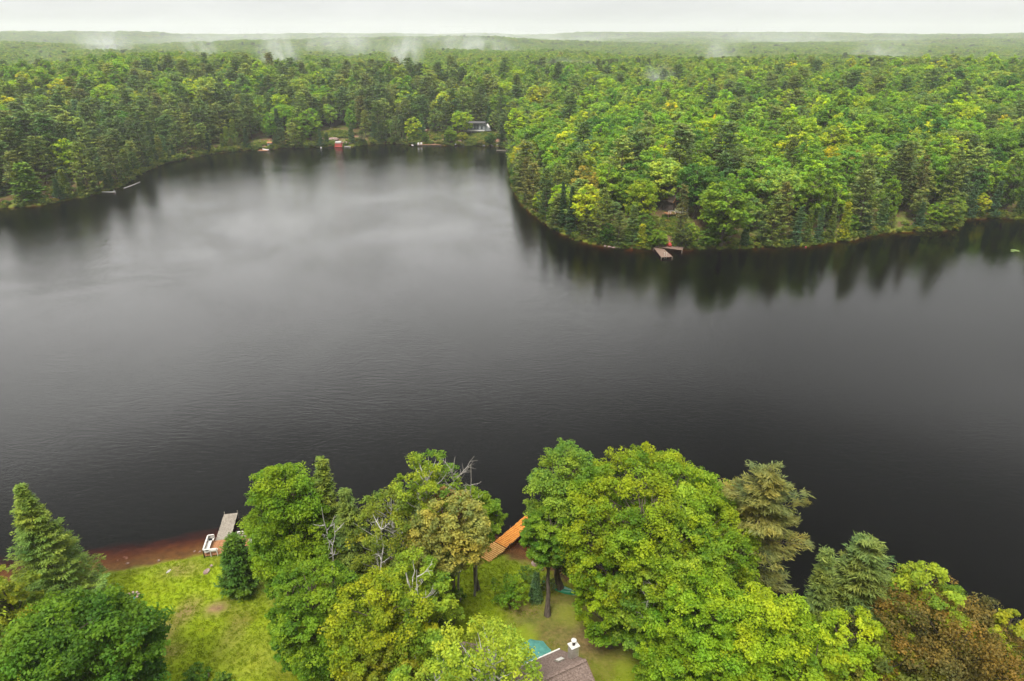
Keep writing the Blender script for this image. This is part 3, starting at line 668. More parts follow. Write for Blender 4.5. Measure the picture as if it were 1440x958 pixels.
# open sight lines to the cottages and beach
SIGHT = [(926, 962, 256, 308, 300), (458, 482, 152, 182, 520), (653, 690, 166, 190, 520), (590, 602, 176, 204, 500), (610, 622, 176, 188, 500), (466, 492, 190, 208, 500)]
SIGHT = [(a, b, c_, d_, atg((a + b) / 2, d_ + 2)[1] - 1) for a, b, c_, d_, _ in SIGHT]
def blocks(t):
    px0, pt, zc = proj(t['x'], t['y'], t['z'] + t['H']); pb = proj(t['x'], t['y'], t['z'])[1]; hwp = t['Wd'] * .42 * F / zc
    for a, b, c_, d_, dist in SIGHT:
        near_ = t['y'] < dist
        if near_ and px0 + hwp > a and px0 - hwp < b and pt < d_ and pb > c_: return True
    return False
TREES = [t for t in TREES if t['label'] or not (t['y'] < 460 and blocks(t))]
# which of them show: front-to-back cover buffer at quarter size
TREES.sort(key=lambda t: t['y'])
buf = np.zeros((240, 360), bool)
for t in TREES:
    px0, pt, zc = proj(t['x'], t['y'], t['z'] + t['H']); px1, pb, _ = proj(t['x'], t['y'], t['z'] + t['H'] * .08)
    wpx = t['Wd'] * .5 * F / zc * (.62 if t['kind'] in ('spruce_tree', 'pine_tree', 'cedar_tree') else .85)
    xa, xb, ya, yb = int((px0 - wpx) / 4), int((px0 + wpx) / 4) + 1, int(pt / 4), int(pb / 4) + 1
    xa, ya, xb, yb = max(xa, 0), max(ya, 0), min(xb, 360), min(yb, 240)
    if xa >= xb or ya >= yb: t['vis'] = 0; continue
    w_ = buf[ya:yb, xa:xb]; t['vis'] = int((~w_).sum()); w_[:] = True
    t['px'] = px0; t['pb'] = pb
indiv, rest = [], []
cap = {'maple_tree': 285, 'birch_tree': 120, 'pine_tree': 285, 'spruce_tree': 130, 'cedar_tree': 110}
for kd in KINDS:
    ts = sorted([t for t in TREES if t['kind'] == kd], key=lambda t: (-(t['label'] is not None), -t['vis']))
    good = [t for t in ts if t['label'] or t['vis'] >= 5]
    indiv += good[:cap[kd]]; rest += good[cap[kd]:] + [t for t in ts if not (t['label'] or t['vis'] >= 5)]
# labels for the unlisted ones: landmark they grow by, row, size, colour
LM = [(-80, 40, 'squat dark tree by the side shore'), (40, 112, 'grassy clearing with the white boat'), (112, 168, 'white swim dock'), (168, 212, 'floating log boom'), (212, 262, 'small pale shore boulder'), (262, 345, 'narrow grassy strip before the pink slab dock'), (345, 425, 'pink slab dock'), (425, 520, 'red boathouse'), (520, 575, 'dark reflection between boathouse and beach steps'), (575, 632, 'orange beach with steps'), (632, 690, 'glass-fronted cottage'), (690, 735, 'head of the narrow channel'),
      (735, 815, 'lake-side bend of the point'), (815, 900, 'stony shore strip of the point'), (900, 985, 'point cottage and its brown deck'), (985, 1085, 'broadest spreading maple'), (1085, 1205, 'row of small dark spires'), (1205, 1330, 'tall pines of the bay side'), (1330, 1480, 'small headland in the bay')]
from collections import defaultdict, Counter
ORD = ['first', 'second', 'third', 'fourth', 'fifth', 'sixth', 'seventh', 'eighth', 'ninth', 'tenth', 'eleventh', 'twelfth', 'thirteenth', 'fourteenth']
bk_ = defaultdict(list)
for t in indiv:
    if t['label']: continue
    dd = lake_dist(t['x'], t['y'])[0]; px = t['px']
    lm = next((n for a, b, n in LM if a <= px < b), LM[0][2] if px < 0 else LM[-1][2])
    row = 'at the waterline by' if dd < 9 else 'a row back behind' if dd < 24 else 'up the wooded slope beyond' if dd < 60 else 'high in the woods beyond' if dd < 120 else 'far back in the woods beyond'
    mh = MESH[t['kind']][t['var']][4]; size = 'tall ' if t['H'] > 1.02 * mh else 'small ' if t['H'] < .74 * mh else ''
    t['base'] = f"{size}{CW[t['cw']]} {FORMS[t['kind']]} {row} the {lm}"
    bk_[t['base']].append(t)
for b, ts in bk_.items():
    ts.sort(key=lambda t: t['px'])
    for i, t in enumerate(ts):
        if len(ts) == 1: t['label'] = b
        elif len(ts) <= 4 and ts[0]['vis'] > 12:
            t['label'] = b + (', left one of its pair', ', right one of its pair')[i] if len(ts) == 2 else b + ', ' + ORD[i] + ' of its kind there from the left'
            t['group'] = b
        else: t['label'] = b; t['group'] = b
    if len(ts) > 1 and any(len(t['label'].split()) > 16 for t in ts):
        for t in ts: t['label'] = b; t['group'] = b
for t in indiv:
    wd = t['label'].split()
    if len(wd) > 16: t['label'] = ' '.join(wd[:16])
    cm, tm, jm = MESH[t['kind']][t['var']][:3]; grp = t['group'] or 'trees of the shoreline woods'
    loc = (t['x'], t['y'], t['z'] - .1); sc = (t['sxy'], t['sxy'], t['sz'])
    if t['vis'] > 14:
        e = empty(t['kind'], loc, t['rz']); e.scale = sc; tag(e, t['label'], t['kind'].split('_')[0] + ' tree', grp)
        c = link(D_.objects.new('crown', cm), e); c.color = (*t['col'], 1); link(D_.objects.new('trunk', tm), e)
    else:
        o = link(D_.objects.new(t['kind'], jm), None, loc); o.rotation_euler = (0, 0, t['rz']); o.scale = sc; o.color = (*t['col'], 1)
        tag(o, t['label'], t['kind'].split('_')[0] + ' tree', grp)
# everything else: one uncountable wood
protos, pidx = [], {}
for kd in KINDS:
    for v, mm in enumerate(MESH[kd]):
        pidx[(kd, v)] = len(protos); protos.append(far_proto(mm[3]))
SP, SS, SR, SI = [], [], [], []
for t in rest:
    SP.append((t['x'], t['y'], t['z'] - .1)); SS.append((t['sxy'], t['sxy'], t['sz'])); SR.append(t['rz']); SI.append(pidx[(t['kind'], t['var'])])
def fill(y0, y1, s, sc0, rg, grow=1.0):
    p = jgrid(y0, y1, s, hw, rg); dd = lake_dist(p[:, 0], p[:, 1]); k = dd > 1.6; p, dd = p[k], dd[k]
    z = height(p[:, 0], p[:, 1], dd); pcn = .04 + (vnoise(p[:, 0], p[:, 1], 70, 51) - .5) * .45 + (vnoise(p[:, 0], p[:, 1], 260, 52) - .5) * .3
    pcn += .4 * np.exp(-((p[:, 0] - 80) / 70) ** 2 - ((p[:, 1] - 620) / 90) ** 2)
    for i in range(len(p)):
        if rg.random() < pcn[i]: kd = 'pine_tree' if rg.random() < .85 else 'spruce_tree'
        else: kd = 'maple_tree' if rg.random() < .86 else 'birch_tree'
        v = int(rg.integers(len(MESH[kd]))); q = sc0 * rg.uniform(.8, 1.15)
        if kd == 'pine_tree': q *= .88
        SP.append((p[i, 0], p[i, 1], z[i] - .1)); SS.append((q * grow, q * grow, q * (.95 if grow == 1 else .85))); SR.append(rg.uniform(0, 6.28)); SI.append(pidx[(kd, v)])
fill(560, 1000, 7.6, .98, rng, 1.08); fill(1000, 1800, 11.5, 1.05, rng, 1.45); fill(1800, 3600, 20, 1.1, rng, 2.3); fill(3600, 7600, 42, 1.15, rng, 4.4)
scatter('distant_forest', 'unbroken mixed wood fading into haze over the far hills', SP, SS, SR, SI, protos)
# undergrowth fringe along the far shores
def bushproto(nm, seed, leaf): 
    cr, tr = decid(seed, 1.6, 1.2, base=.02, zc=.4, ncl=16, sub=4, nl=8, leaf=leaf, rc=.38, trunk_r=.03)
    return D_.objects.new('proto', joined_mesh(nm, cr, tr, [M['leaf_brush'], M['bark']]))
M['leaf_brush'] = leaf_mat('shore_brush_leaf', [(0, (.08, .13, .02)), (.35, (.14, .19, .025)), (.65, (.20, .23, .03)), (.85, (.10, .17, .03)), (1, (.25, .2, .06))])
bp_ = [bushproto('brush', 201, .34), bushproto('brush', 202, .4), bushproto('brush', 203, .3)]
BPp, BS, BR, BI = [], [], [], []
fl = np.array(shore_px_far)
fw = np.array(far_w)
for i in range(len(fw) - 1):
    a, b = fw[i], fw[i + 1]; L = np.hypot(*(b - a)); n = int(L / .42)
    for _ in range(n):
        t = rng.random(); x, y = a + (b - a) * t; tn = (b - a) / (L + 1e-6); off = rng.uniform(-.5, 5) if rng.random() < .35 else rng.uniform(-.6, 1.4)
        nx_, ny_ = -tn[1], tn[0]
        x2, y2 = x + nx_ * off, y + ny_ * off
        if lake_dist(x2, y2)[0] < -.35: continue
        if np.min(np.hypot(x2 - clear_w[:, 0], y2 - clear_w[:, 1]) - clear_w[:, 2] * .4) < 0 and rng.random() < .93: continue
        s = rng.uniform(.35, 1.15) * (.55 if off < .8 else 1) * (1.25 if y > 300 else .9)
        BPp.append((x2, y2, max(g1(x2, y2), -.1) - .05)); BS.append((s * 1.3, s * 1.3, s)); BR.append(rng.uniform(0, 6.28)); BI.append(int(rng.integers(3)))
for px, py, rad, n in ((470, 190, 11, 150), (372, 205, 8, 70), (665, 196, 12, 170), (690, 192, 8, 80), (606, 192, 10, 110), (944, 322, 7, 90), (935, 312, 5, 50), (66, 268, 6, 40), (915, 335, 5, 40), (225, 222, 6, 30)):
    cx, cy, _ = atg(px, py)
    for _ in range(n):
        a_, r_ = rng.uniform(0, 6.28), rad * rng.random() ** .5; x2, y2 = cx + r_ * math.cos(a_), cy + r_ * math.sin(a_) * .8
        if lake_dist(x2, y2)[0] < 3.0: continue
        s = rng.uniform(.3, .85) * (1.2 if y2 > 300 else .75)
        BPp.append((x2, y2, g1(x2, y2) - .05)); BS.append((s * 1.4, s * 1.4, s)); BR.append(rng.uniform(0, 6.28)); BI.append(int(rng.integers(3)))
scatter('shoreline_undergrowth', 'light green brush and grasses fringing the far waterline', BPp, BS, BR, BI, bp_)
print('trees individual', len(indiv), Counter(t['kind'] for t in indiv), 'rest', len(rest), 'stuff', len(SP), 'brush', len(BPp))
# ------------------------------------------------------------------ small mesh builder
class MB:
    def __init__(s): s.V, s.Q, s.T = [], [], []
    def add(s, V, Q=(), T=()):
        o = len(s.V); s.V += [tuple(v) for v in V]; s.Q += [tuple(i + o for i in q) for q in Q]; s.T += [tuple(i + o for i in q) for q in T]; return s
    def hexa(s, P):   # 8 points: bottom ccw 4, top ccw 4
        return s.add(P, [(0, 3, 2, 1), (4, 5, 6, 7), (0, 1, 5, 4), (1, 2, 6, 5), (2, 3, 7, 6), (3, 0, 4, 7)])
    def box(s, c, d, rz=0, bev=0.0):
        ca, sa = math.cos(rz), math.sin(rz); hx, hy, hz = d[0] / 2, d[1] / 2, d[2] / 2
        P = []
        for z in (-hz, hz):
            for x, y in ((-hx, -hy), (hx, -hy), (hx, hy), (-hx, hy)): P.append((c[0] + x * ca - y * sa, c[1] + x * sa + y * ca, c[2] + z))
        return s.hexa(P)
    def bar(s, a, b, w_, h_, up=(0, 0, 1)):
        a, b, up = Vector(a), Vector(b), Vector(up); t = (b - a).normalized(); r = t.cross(up)
        if r.length < 1e-4: r = t.cross(Vector((1, 0, 0)))
        r.normalize(); u = r.cross(t); r, u = r * w_ / 2, u * h_ / 2
        return s.hexa([a - r - u, a + r - u, b + r - u, b - r - u, a - r + u, a + r + u, b + r + u, b - r + u])
    def tube(s, pts, rad, n=8):
        V, Q = tubes([(np.array(pts, float), np.array(rad, float), n)]); k = len(pts)
        s.add(V, Q); o = len(s.V)
        for base, ring in ((V[:n].mean(0), 0), (V[-n:].mean(0), (k - 1) * n)):
            o2 = len(s.V); s.V.append(tuple(base)); st = o - len(V) + ring
            s.T += [(o2, st + i, st + (i + 1) % n) for i in range(n)]
        return s
    def build(s, name, mat, parent=None, loc=None, smooth=False):
        me = mesh_from(name, np.array(s.V), np.array(s.Q) if s.Q else None, np.array(s.T) if s.T else None, mats=[mat], smooth=smooth)
        import bmesh
        bm = bmesh.new(); bm.from_mesh(me); bmesh.ops.recalc_face_normals(bm, faces=bm.faces); bm.to_mesh(me); bm.free()
        return link(D_.objects.new(name, me), parent, loc)
M['plank_grey'] = surf('weathered_grey_plank', [(.25, (.13, .11, .085)), (.5, (.22, .19, .15)), (.75, (.30, .27, .225))], 5, .85, (1, 1, 1), .2, .2)
M['plank_red'] = surf('stained_cedar_plank', [(.25, (.16, .065, .025)), (.5, (.26, .115, .045)), (.75, (.36, .20, .10))], 5, .7, (1, 1, 1), .2, .3)
M['plank_orange'] = surf('fresh_orange_plank', [(.25, (.27, .09, .01)), (.5, (.45, .16, .016)), (.8, (.56, .25, .04))], 3.5, .6, (1, 1, 1), .2, .3)
M['plank_tan'] = surf('yellow_tan_plank', [(.25, (.32, .15, .03)), (.5, (.45, .23, .05)), (.8, (.56, .35, .11))], 3.5, .6, (1, 1, 1), .2, .3)
M['white'] = surf('white_paint', [(.3, (.42, .40, .36)), (.7, (.56, .54, .50))], 4, .5, bump=.05)
M['shingle'] = surf('brown_shingle', [(.3, (.085, .06, .048)), (.5, (.145, .105, .088)), (.7, (.205, .155, .13))], 7, .95, (1, 1, 1), .8, .1)
M['plank_brown'] = surf('weathered_brown_plank', [(.3, (.10, .06, .042)), (.5, (.17, .11, .08)), (.75, (.25, .18, .14))], 4, .85, bump=.2)
M['metal'] = surf('dull_galvanised_metal', [(.3, (.32, .29, .24)), (.7, (.5, .46, .4))], 3, .45, metal=.5)
M['siding'] = surf('brown_board_siding', [(.3, (.10, .06, .04)), (.7, (.18, .11, .07))], 3, .85, (4, 4, .5), .3)
M['siding_grey'] = surf('pale_grey_cladding', [(.3, (.15, .165, .165)), (.7, (.25, .265, .265))], 3, .8)
M['siding_dark'] = surf('dark_timber_cladding', [(.3, (.045, .035, .03)), (.7, (.10, .075, .06))], 3, .85)
M['teal'] = surf('faded_teal_canvas', [(.3, (.04, .16, .13)), (.7, (.075, .24, .195))], 3, .75, bump=.1)
M['canoe'] = surf('scuffed_green_hull', [(.3, (.006, .13, .06)), (.7, (.015, .24, .11))], 4, .35, bump=.05)
M['canoe_in'] = surf('dark_hull_shadow_green', [(.3, (.005, .06, .03)), (.7, (.01, .09, .05))], 4, .5)
M['red'] = surf('bright_red_paint', [(.3, (.36, .03, .024)), (.7, (.50, .06, .045))], 4, .45, bump=.05)
M['dullred'] = surf('dull_red_boards', [(.3, (.26, .045, .035)), (.7, (.42, .09, .07))], 4, .8)
M['rock'] = surf('pink_granite', [(.25, (.10, .07, .055)), (.5, (.22, .15, .125)), (.75, (.38, .30, .26))], 2.2, .9, bump=.5, spec=.2)
M['paleboulder'] = surf('pale_boulder', [(.25, (.22, .20, .18)), (.7, (.45, .41, .38))], 2.2, .9, bump=.5, spec=.2)
M['glass'] = surf('dark_window_glass', [(.3, (.02, .028, .03)), (.7, (.04, .05, .055))], 1, .08, bump=0, spec=.6)
M['roofgrey'] = surf('charcoal_roofing', [(.3, (.05, .05, .052)), (.7, (.12, .115, .115))], 5, .9)
M['char'] = surf('charred_logs', [(.3, (.02, .016, .014)), (.7, (.09, .06, .045))], 4, .95)
M['cutwood'] = surf('fresh_cut_wood', [(.3, (.42, .24, .12)), (.7, (.68, .46, .28))], 3, .8)
M['blue'] = surf('grey_blue_plastic', [(.3, (.10, .13, .17)), (.7, (.18, .22, .27))], 3, .5)
M['rope'] = surf('pale_floating_log', [(.3, (.3, .28, .25)), (.7, (.55, .52, .48))], 3, .8)
M['lily'] = surf('lily_pad_green', [(.3, (.06, .12, .02)), (.7, (.16, .22, .04))], 3, .5)

# ------------------------------------------------------------------ near trees
def near_dec(name, label, px, py, H, W, col, seed, cat='tree', px_w=None, bark='bark', tilt=(0, 0), **k):
    kw = dict(base=.16, zc=.56, ncl=120, sub=8, nl=42, leaf=.19, rc=.2); kw.update(k)
    x, y, z = place_top(px, py, H)
    cr, tr = decid(seed, H, W / 2, **kw)
    s = H / cr[0][:, 2].max()
    return hero_tree(name, label, cat, (x, y, z - .05), (cr[0] * s, cr[1], cr[2]), (tr[0] * s, tr[1]), col, 'leaf', bark, group=None, tilt=tilt)
def near_con(name, label, px, py, H, W, col, seed, cat='tree', tilt=(0, 0), **k):
    kw = dict(nb=7, nt_=16, k=9, card=(.42, .12)); kw.update(k)
    x, y, z = place_top(px, py, H)
    cr, tr = conifer(seed, H, W / 2, **kw)
    return hero_tree(name, label, cat, (x, y, z - .05), cr, tr, col, 'needle', 'bark', tilt=tilt)
# the clump by the left dock
near_con('larch_tree', 'feathery light green conifer with pointed top at the end of the sandy shallows', 36, 681, 15.5, 10.5, (.165, .245, .045), 301, cat='conifer', base=.03, dz=.034, prof='spruce', droop=.12, rise=.14, irr=.4, nt_=26, k=12, card=(.36, .09), spread=.36, nb=8)
near_dec('maple_tree', 'dense dark green maple overhanging the lawn, its leaves glossy', 90, 846, 13, 13.4, (.075, .16, .012), 302, cat='maple tree', ncl=150, base=.12, flat=.7, lobe_amp=.14, leaf=.27)
near_dec('birch_tree', 'yellowish leafy tree behind the feathery pointed conifer', -12, 812, 11, 6, (.19, .235, .02), 303, cat='tree', ncl=60)
near_con('spruce_tree', 'small dense dark spruce on the lawn beside the grey dock', 326, 752, 7.6, 4.9, (.07, .14, .015), 304, cat='spruce tree', base=.02, dz=.05, prof='cedar', droop=.1, rise=.15, irr=.4, nt_=15, k=9, card=(.4, .16), nb=7, up_n=.5)
near_dec('poplar_tree', 'tall bright green poplar nearest the grey dock, broad leafy column', 398, 647, 18, 9.5, (.15, .25, .014), 305, cat='poplar tree', base=.06, zc=.5, ncl=190, lobe_amp=.24, rc=.22, stems=3)
near_dec('poplar_tree', 'second bright green poplar leaning out towards the grey dock', 381, 664, 16.5, 5.5, (.135, .23, .014), 306, cat='poplar tree', base=.1, zc=.5, ncl=90, rc=.26)
near_con('spruce_tree', 'slim spruce top poking up between the tall bright poplar and bare birch', 452, 643, 17.5, 5, (.15, .21, .035), 307, cat='spruce tree', base=.3, dz=.034, prof='spruce', droop=.1, rise=.1, irr=.3, nt_=13, k=8)
near_con('spruce_tree', 'blue-green spruce behind the pale-barked bare birch', 486, 686, 15.5, 6, (.135, .20, .045), 308, cat='spruce tree', base=.2, dz=.034, prof='spruce', droop=.12, rise=.08, irr=.3, nt_=13, k=8)
near_dec('ash_tree', 'airy grey-green tree with pale forked trunk in the middle of the shore clump', 548, 690, 15.5, 8.5, (.16, .21, .025), 309, cat='ash tree', bark='birch', ncl=95, base=.2, open_=.18, nl=22)
near_dec('birch_tree', 'ragged tall birch with bleached dead top branches over the water', 600, 640, 18, 7.5, (.20, .28, .025), 310, cat='birch tree', bark='birch', ncl=75, base=.35, zc=.7, open_=.2, lobe_amp=.3, nl=24)
near_dec('alder_tree', 'green leafy limb-heavy tree reaching over the water beside the orange dock', 668, 688, 13, 5.0, (.14, .235, .018), 311, cat='alder tree', ncl=60, base=.4, zc=.68, rc=.26)
near_dec('maple_tree', 'rusty pink-tinged maple of sparse new leaves at the shore', 626, 698, 15.5, 8.5, (.245, .25, .065), 312, cat='maple tree', ncl=110, base=.46, zc=.7, open_=.16, nl=24, leaf=.22)
near_dec('maple_tree', 'small reddish half-bare crown just below the dead birch top', 628, 688, 15, 4, (.26, .15, .08), 313, cat='maple tree', ncl=30, base=.5, zc=.75, open_=.3, nl=16, leaf=.2)
near_dec('maple_tree', 'layered fresh green maple filling the lawn edge of the shore clump', 440, 790, 14, 8.5, (.125, .22, .014), 314, cat='maple tree', ncl=120, base=.05, zc=.5)
near_dec('maple_tree', 'yellow-topped round maple facing the cottage in the shore clump', 524, 806, 14.5, 10, (.215, .275, .014), 315, cat='maple tree', ncl=140, base=.08, zc=.55)
near_dec('birch_tree', 'light green birch with a white leaning stem next to the yellow-topped maple', 575, 788, 14, 7.5, (.20, .30, .028), 316, cat='birch tree', bark='birch', ncl=80, base=.1, open_=.12)
near_dec('ash_tree', 'dull green understorey tree below the rusty pink-tinged maple', 600, 796, 10, 5.5, (.10, .15, .022), 317, cat='ash tree', ncl=60, base=.05, open_=.15)
near_dec('birch_tree', 'pale airy birch standing over the shingled cottage roof', 690, 888, 14, 9.5, (.24, .33, .035), 318, cat='birch tree', bark='birch', ncl=95, base=.2, zc=.6, open_=.2, nl=20, leaf=.2)
near_dec('birch_tree', 'pale lime birch crown spilling below the airy birch over the roof', 615, 925, 11.5, 8.5, (.23, .33, .03), 319, cat='birch tree', bark='birch', ncl=80, base=.15, open_=.12, leaf=.22)
near_dec('maple_tree', 'deep green low maple under the layered fresh green one', 405, 800, 12.5, 6, (.10, .20, .012), 320, cat='maple tree', ncl=70, base=.05, zc=.5)
near_dec('maple_tree', 'olive-yellow low crown under the yellow-topped round maple', 545, 900, 10.5, 7, (.15, .18, .014), 321, cat='maple tree', ncl=70, base=.05)
# the clump right of the orange dock
near_dec('maple_tree', 'fresh green maple with a silvery pointed top beside the orange dock end', 797, 630, 18, 8.8, (.17, .27, .035), 330, cat='maple tree', ncl=120, base=.12, zc=.6, lobe_amp=.25, rc=.22)
near_dec('maple_tree', 'huge golden-green domed maple, the broadest crown of the near shore', 918, 656, 18.5, 17.4, (.185, .265, .013), 331, cat='maple tree', ncl=330, sub=8, base=.12, zc=.58, lobe_amp=.16, rc=.115, stems=2)
near_dec('maple_tree', 'golden-green maple shoulder towards the brown pine', 985, 676, 16, 11.5, (.165, .25, .013), 332, cat='maple tree', ncl=160, base=.12, rc=.17)
near_dec('maple_tree', 'mid-green maple on a bare dark trunk beside the green canoe', 774, 718, 13.2, 6.2, (.12, .215, .016), 333, cat='maple tree', ncl=70, base=.52, zc=.74, flat=.45, trunk_r=.24)
near_dec('birch_tree', 'pale green birch with bare silver twigs in front of the huge golden dome', 962, 700, 17, 10.5, (.21, .32, .03), 334, cat='birch tree', bark='birch', ncl=120, base=.15, open_=.15, leaf=.22)
near_dec('birch_tree', 'lower pale green birch with a broken dead limb above the yard', 912, 772, 13, 8, (.18, .28, .03), 335, cat='birch tree', bark='birch', ncl=80, base=.1, open_=.15, leaf=.22)
near_dec('maple_tree', 'mid-green maple skirt hanging over the brown yard', 868, 766, 12.5, 7, (.17, .27, .012), 336, cat='maple tree', ncl=100, base=.08, zc=.5)
near_con('pine_tree', 'brown-needled pine with long separate boughs over the dark water', 1078, 660, 18, 14, (.165, .17, .05), 337, cat='pine tree', base=.1, dz=.055, prof='pine', droop=-.05, rise=.05, irr=.55, nb=6, nt_=34, k=10, card=(.55, .1), spread=.22)
near_dec('maple_tree', 'vivid lime maple in front of the brown-needled pine', 1010, 822, 13.5, 9.5, (.185, .31, .016), 338, cat='maple tree', ncl=130, base=.08)
near_dec('maple_tree', 'vivid yellow-lime maple between the brown pine and the russet crown', 1095, 842, 13.5, 9.5, (.22, .325, .016), 339, cat='maple tree', ncl=130, base=.08)
near_dec('maple_tree', 'lime shrubby crown hiding the base of the pale broken-limbed birch', 955, 868, 9.5, 7, (.15, .255, .014), 350, cat='maple tree', ncl=80, base=.04)
near_con('pine_tree', 'blue-green rounded white pine past the dark water gap', 1222, 762, 16, 7.4, (.14, .19, .05), 340, cat='pine tree', base=.1, dz=.045, prof='pine', rise=.35, irr=.35, nb=7, nt_=18, k=10, card=(.5, .09))
near_con('pine_tree', 'narrow leaning blue-green pine at the edge of the dark water gap', 1162, 778, 15, 5.5, (.13, .185, .05), 341, cat='pine tree', base=.1, dz=.05, prof='spruce', rise=.4, irr=.4, nb=6, nt_=14, k=10, card=(.5, .09))
near_con('cedar_tree', 'olive cedar skirt at the foot of the rounded white pine', 1196, 820, 12, 6.5, (.12, .15, .02), 342, cat='cedar tree', base=.05, dz=.04, prof='cedar', rise=.3, irr=.25, nb=8, nt_=14, k=9, card=(.36, .14), up_n=.3)
near_dec('maple_tree', 'pale lime maple tips rising behind the russet crown', 1315, 792, 15, 7.5, (.235, .32, .03), 343, cat='maple tree', ncl=80, base=.2, lobe_amp=.3, open_=.1)
near_dec('maple_tree', 'russet brown-leaved maple, big domed crown', 1350, 850, 13.8, 17, (.155, .118, .03), 344, cat='maple tree', ncl=230, sub=9, nl=32, leaf=.19, base=.12, zc=.56, lobe_amp=.12, flat=.75, rc=.15)
near_dec('maple_tree', 'bright yellow-lime low maple between the white pine and the russet crown', 1205, 868, 12, 8, (.24, .33, .016), 345, cat='maple tree', ncl=100, base=.08)
near_dec('maple_tree', 'lime sapling crown squeezed against the russet maple near the bottom', 1150, 905, 11, 7, (.20, .285, .014), 346, cat='maple tree', ncl=80, base=.06)
near_dec('maple_tree', 'olive shoulder of leaves below the russet crown', 1255, 900, 11, 9, (.13, .14, .02), 347, cat='maple tree', ncl=110, base=.08, leaf=.22)
near_dec('maple_tree', 'yellow-green twig tips past the far side of the russet crown', 1432, 868, 12.5, 5, (.24, .28, .02), 348, cat='maple tree', ncl=40, base=.1)
near_con('spruce_tree', 'small blue spruce spire in front of the yellow-lime maples', 1122, 900, 9, 3.2, (.07, .15, .07), 349, cat='spruce tree', base=.03, dz=.05, prof='spruce', droop=.15, irr=.2, nt_=10, k=8, card=(.3, .1))
# yard saplings and bushes
near_dec('sapling', 'leafy young sapling alone on the lawn before the cottage', 718, 812, 4.2, 3.2, (.15, .25, .015), 360, cat='sapling', ncl=26, sub=6, nl=16, base=.18, zc=.6, rc=.3, leaf=.2)
near_con('spruce_tree', 'tiny blue-grey conifer beside the canoe', 754, 806, 3.8, 1.4, (.07, .13, .05), 361, cat='spruce tree', base=.02, dz=.05, prof='spruce', droop=.05, irr=.2, nt_=9, k=7, card=(.26, .08))
near_dec('bush', 'rounded shore bush where the lawn meets the cove', 744, 797, 1.9, 2.3, (.11, .19, .025), 362, cat='bush', ncl=18, sub=5, nl=14, base=.02, zc=.4, rc=.34, leaf=.18)
near_dec('bush', 'thin feathery shrub behind the canoe', 772, 812, 1.6, 2.0, (.13, .16, .04), 363, cat='bush', ncl=14, sub=5, nl=10, base=.02, zc=.4, rc=.34, leaf=.14)
near_dec('bush', 'leafy garden bush at the bottom of the mossy lawn', 272, 940, 1.8, 2.6, (.09, .18, .018), 364, cat='bush', ncl=18, sub=5, nl=14, base=.02, zc=.4, rc=.34, leaf=.2)
near_dec('bush', 'low pale garden bush beside the leafy one', 312, 948, 1.2, 2.0, (.12, .20, .02), 365, cat='bush', ncl=14, sub=5, nl=12, base=.02, zc=.4, rc=.34, leaf=.18)
near_dec('bush', 'low leafy plants between the shore clump and mossy lawn edge', 640, 828, 1.3, 2.2, (.10, .19, .02), 366, cat='bush', ncl=14, sub=5, nl=12, base=.02, zc=.4, rc=.34, leaf=.18)

def bare_tree(label, px, py, H, seed, spread=2.2, mat='deadwood', nb=10, start=.45, px2=None, name='dead_birch', wob=.05):
    """leafless pale stem with forked limbs"""
    rg = np.random.default_rng(seed); x, y, z = place_top(px, py, H); e = empty(name, (x, y, z - .1)); tag(e, label, 'dead tree')
    zt = np.linspace(0, 1, 10); o = np.cumsum(rg.normal(0, H * wob * .3, (10, 2)), 0); o -= o[0]; o -= np.outer(zt, o[-1])
    tp = np.stack([o[:, 0], o[:, 1], zt * H], 1); T_ = [(tp, .11 * (1.1 - zt) + .012, 7)]
    t = MB(); t.add(*tubes(T_)); t.build('trunk', M[mat], e)
    for i in range(nb):
        f = rg.uniform(start, .95); p0 = np.array([np.interp(f, zt, tp[:, j]) for j in range(3)]); az = rg.uniform(0, 6.28); L = spread * (1.15 - f * .6) * rg.uniform(.6, 1.2)
        s = np.linspace(0, 1, 7)[:, None]; d = np.array([math.cos(az), math.sin(az), 0])
        pp = p0 + d * L * s + np.array([0, 0, 1]) * L * .9 * s ** 1.4 + np.cumsum(rg.normal(0, L * .05, (7, 3)), 0) * s
        paths = [(pp, .036 * (1.15 - s[:, 0]) + .008, 5)]
        for _ in range(4):
            q = rg.integers(2, 6); dd = unit(d * .5 + rg.normal(0, .7, 3) + np.array([0, 0, .5])); l2 = L * rg.uniform(.25, .5)
            s2 = np.linspace(0, 1, 4)[:, None]; paths.append((pp[q] + dd * l2 * s2 + rg.normal(0, .03, (4, 3)) * s2, .018 * (1.1 - s2[:, 0]) + .005, 4))
        m = MB(); m.add(*tubes(paths)); m.build('branch', M[mat], e)
bare_tree('bare white birch stem with twin crooked limbs between the spruce and tall poplar', 452, 712, 14, 401, 2.2, 'birch', 8, .35)
bare_tree('second bare white birch stem, slimmer, beside the blue-green spruce', 470, 735, 12.5, 402, 1.6, 'birch', 6, .4)
bare_tree('bleached leafless birch top reaching out over the water', 640, 641, 18, 403, 3.0, 'deadwood', 12, .6)
bare_tree('bleached crooked limb sticking out of the tree beside the dead birch top', 662, 652, 16.6, 404, 2.2, 'deadwood', 6, .7)
bare_tree('pale forked birch stem showing through the airy grey-green tree', 538, 728, 14.2, 405, 2.2, 'birch', 9, .5)
bare_tree('white leaning birch stem above the yellow-topped maple', 586, 800, 13.8, 406, 2.8, 'birch', 8, .6)
bare_tree('silvery bare twigs over the pale green birch of the golden dome', 940, 716, 16.6, 407, 2.2, 'deadwood', 9, .7)
bare_tree('grey dead limb hanging over the brown yard', 930, 800, 12.4, 408, 2.6, 'deadwood', 9, .55)

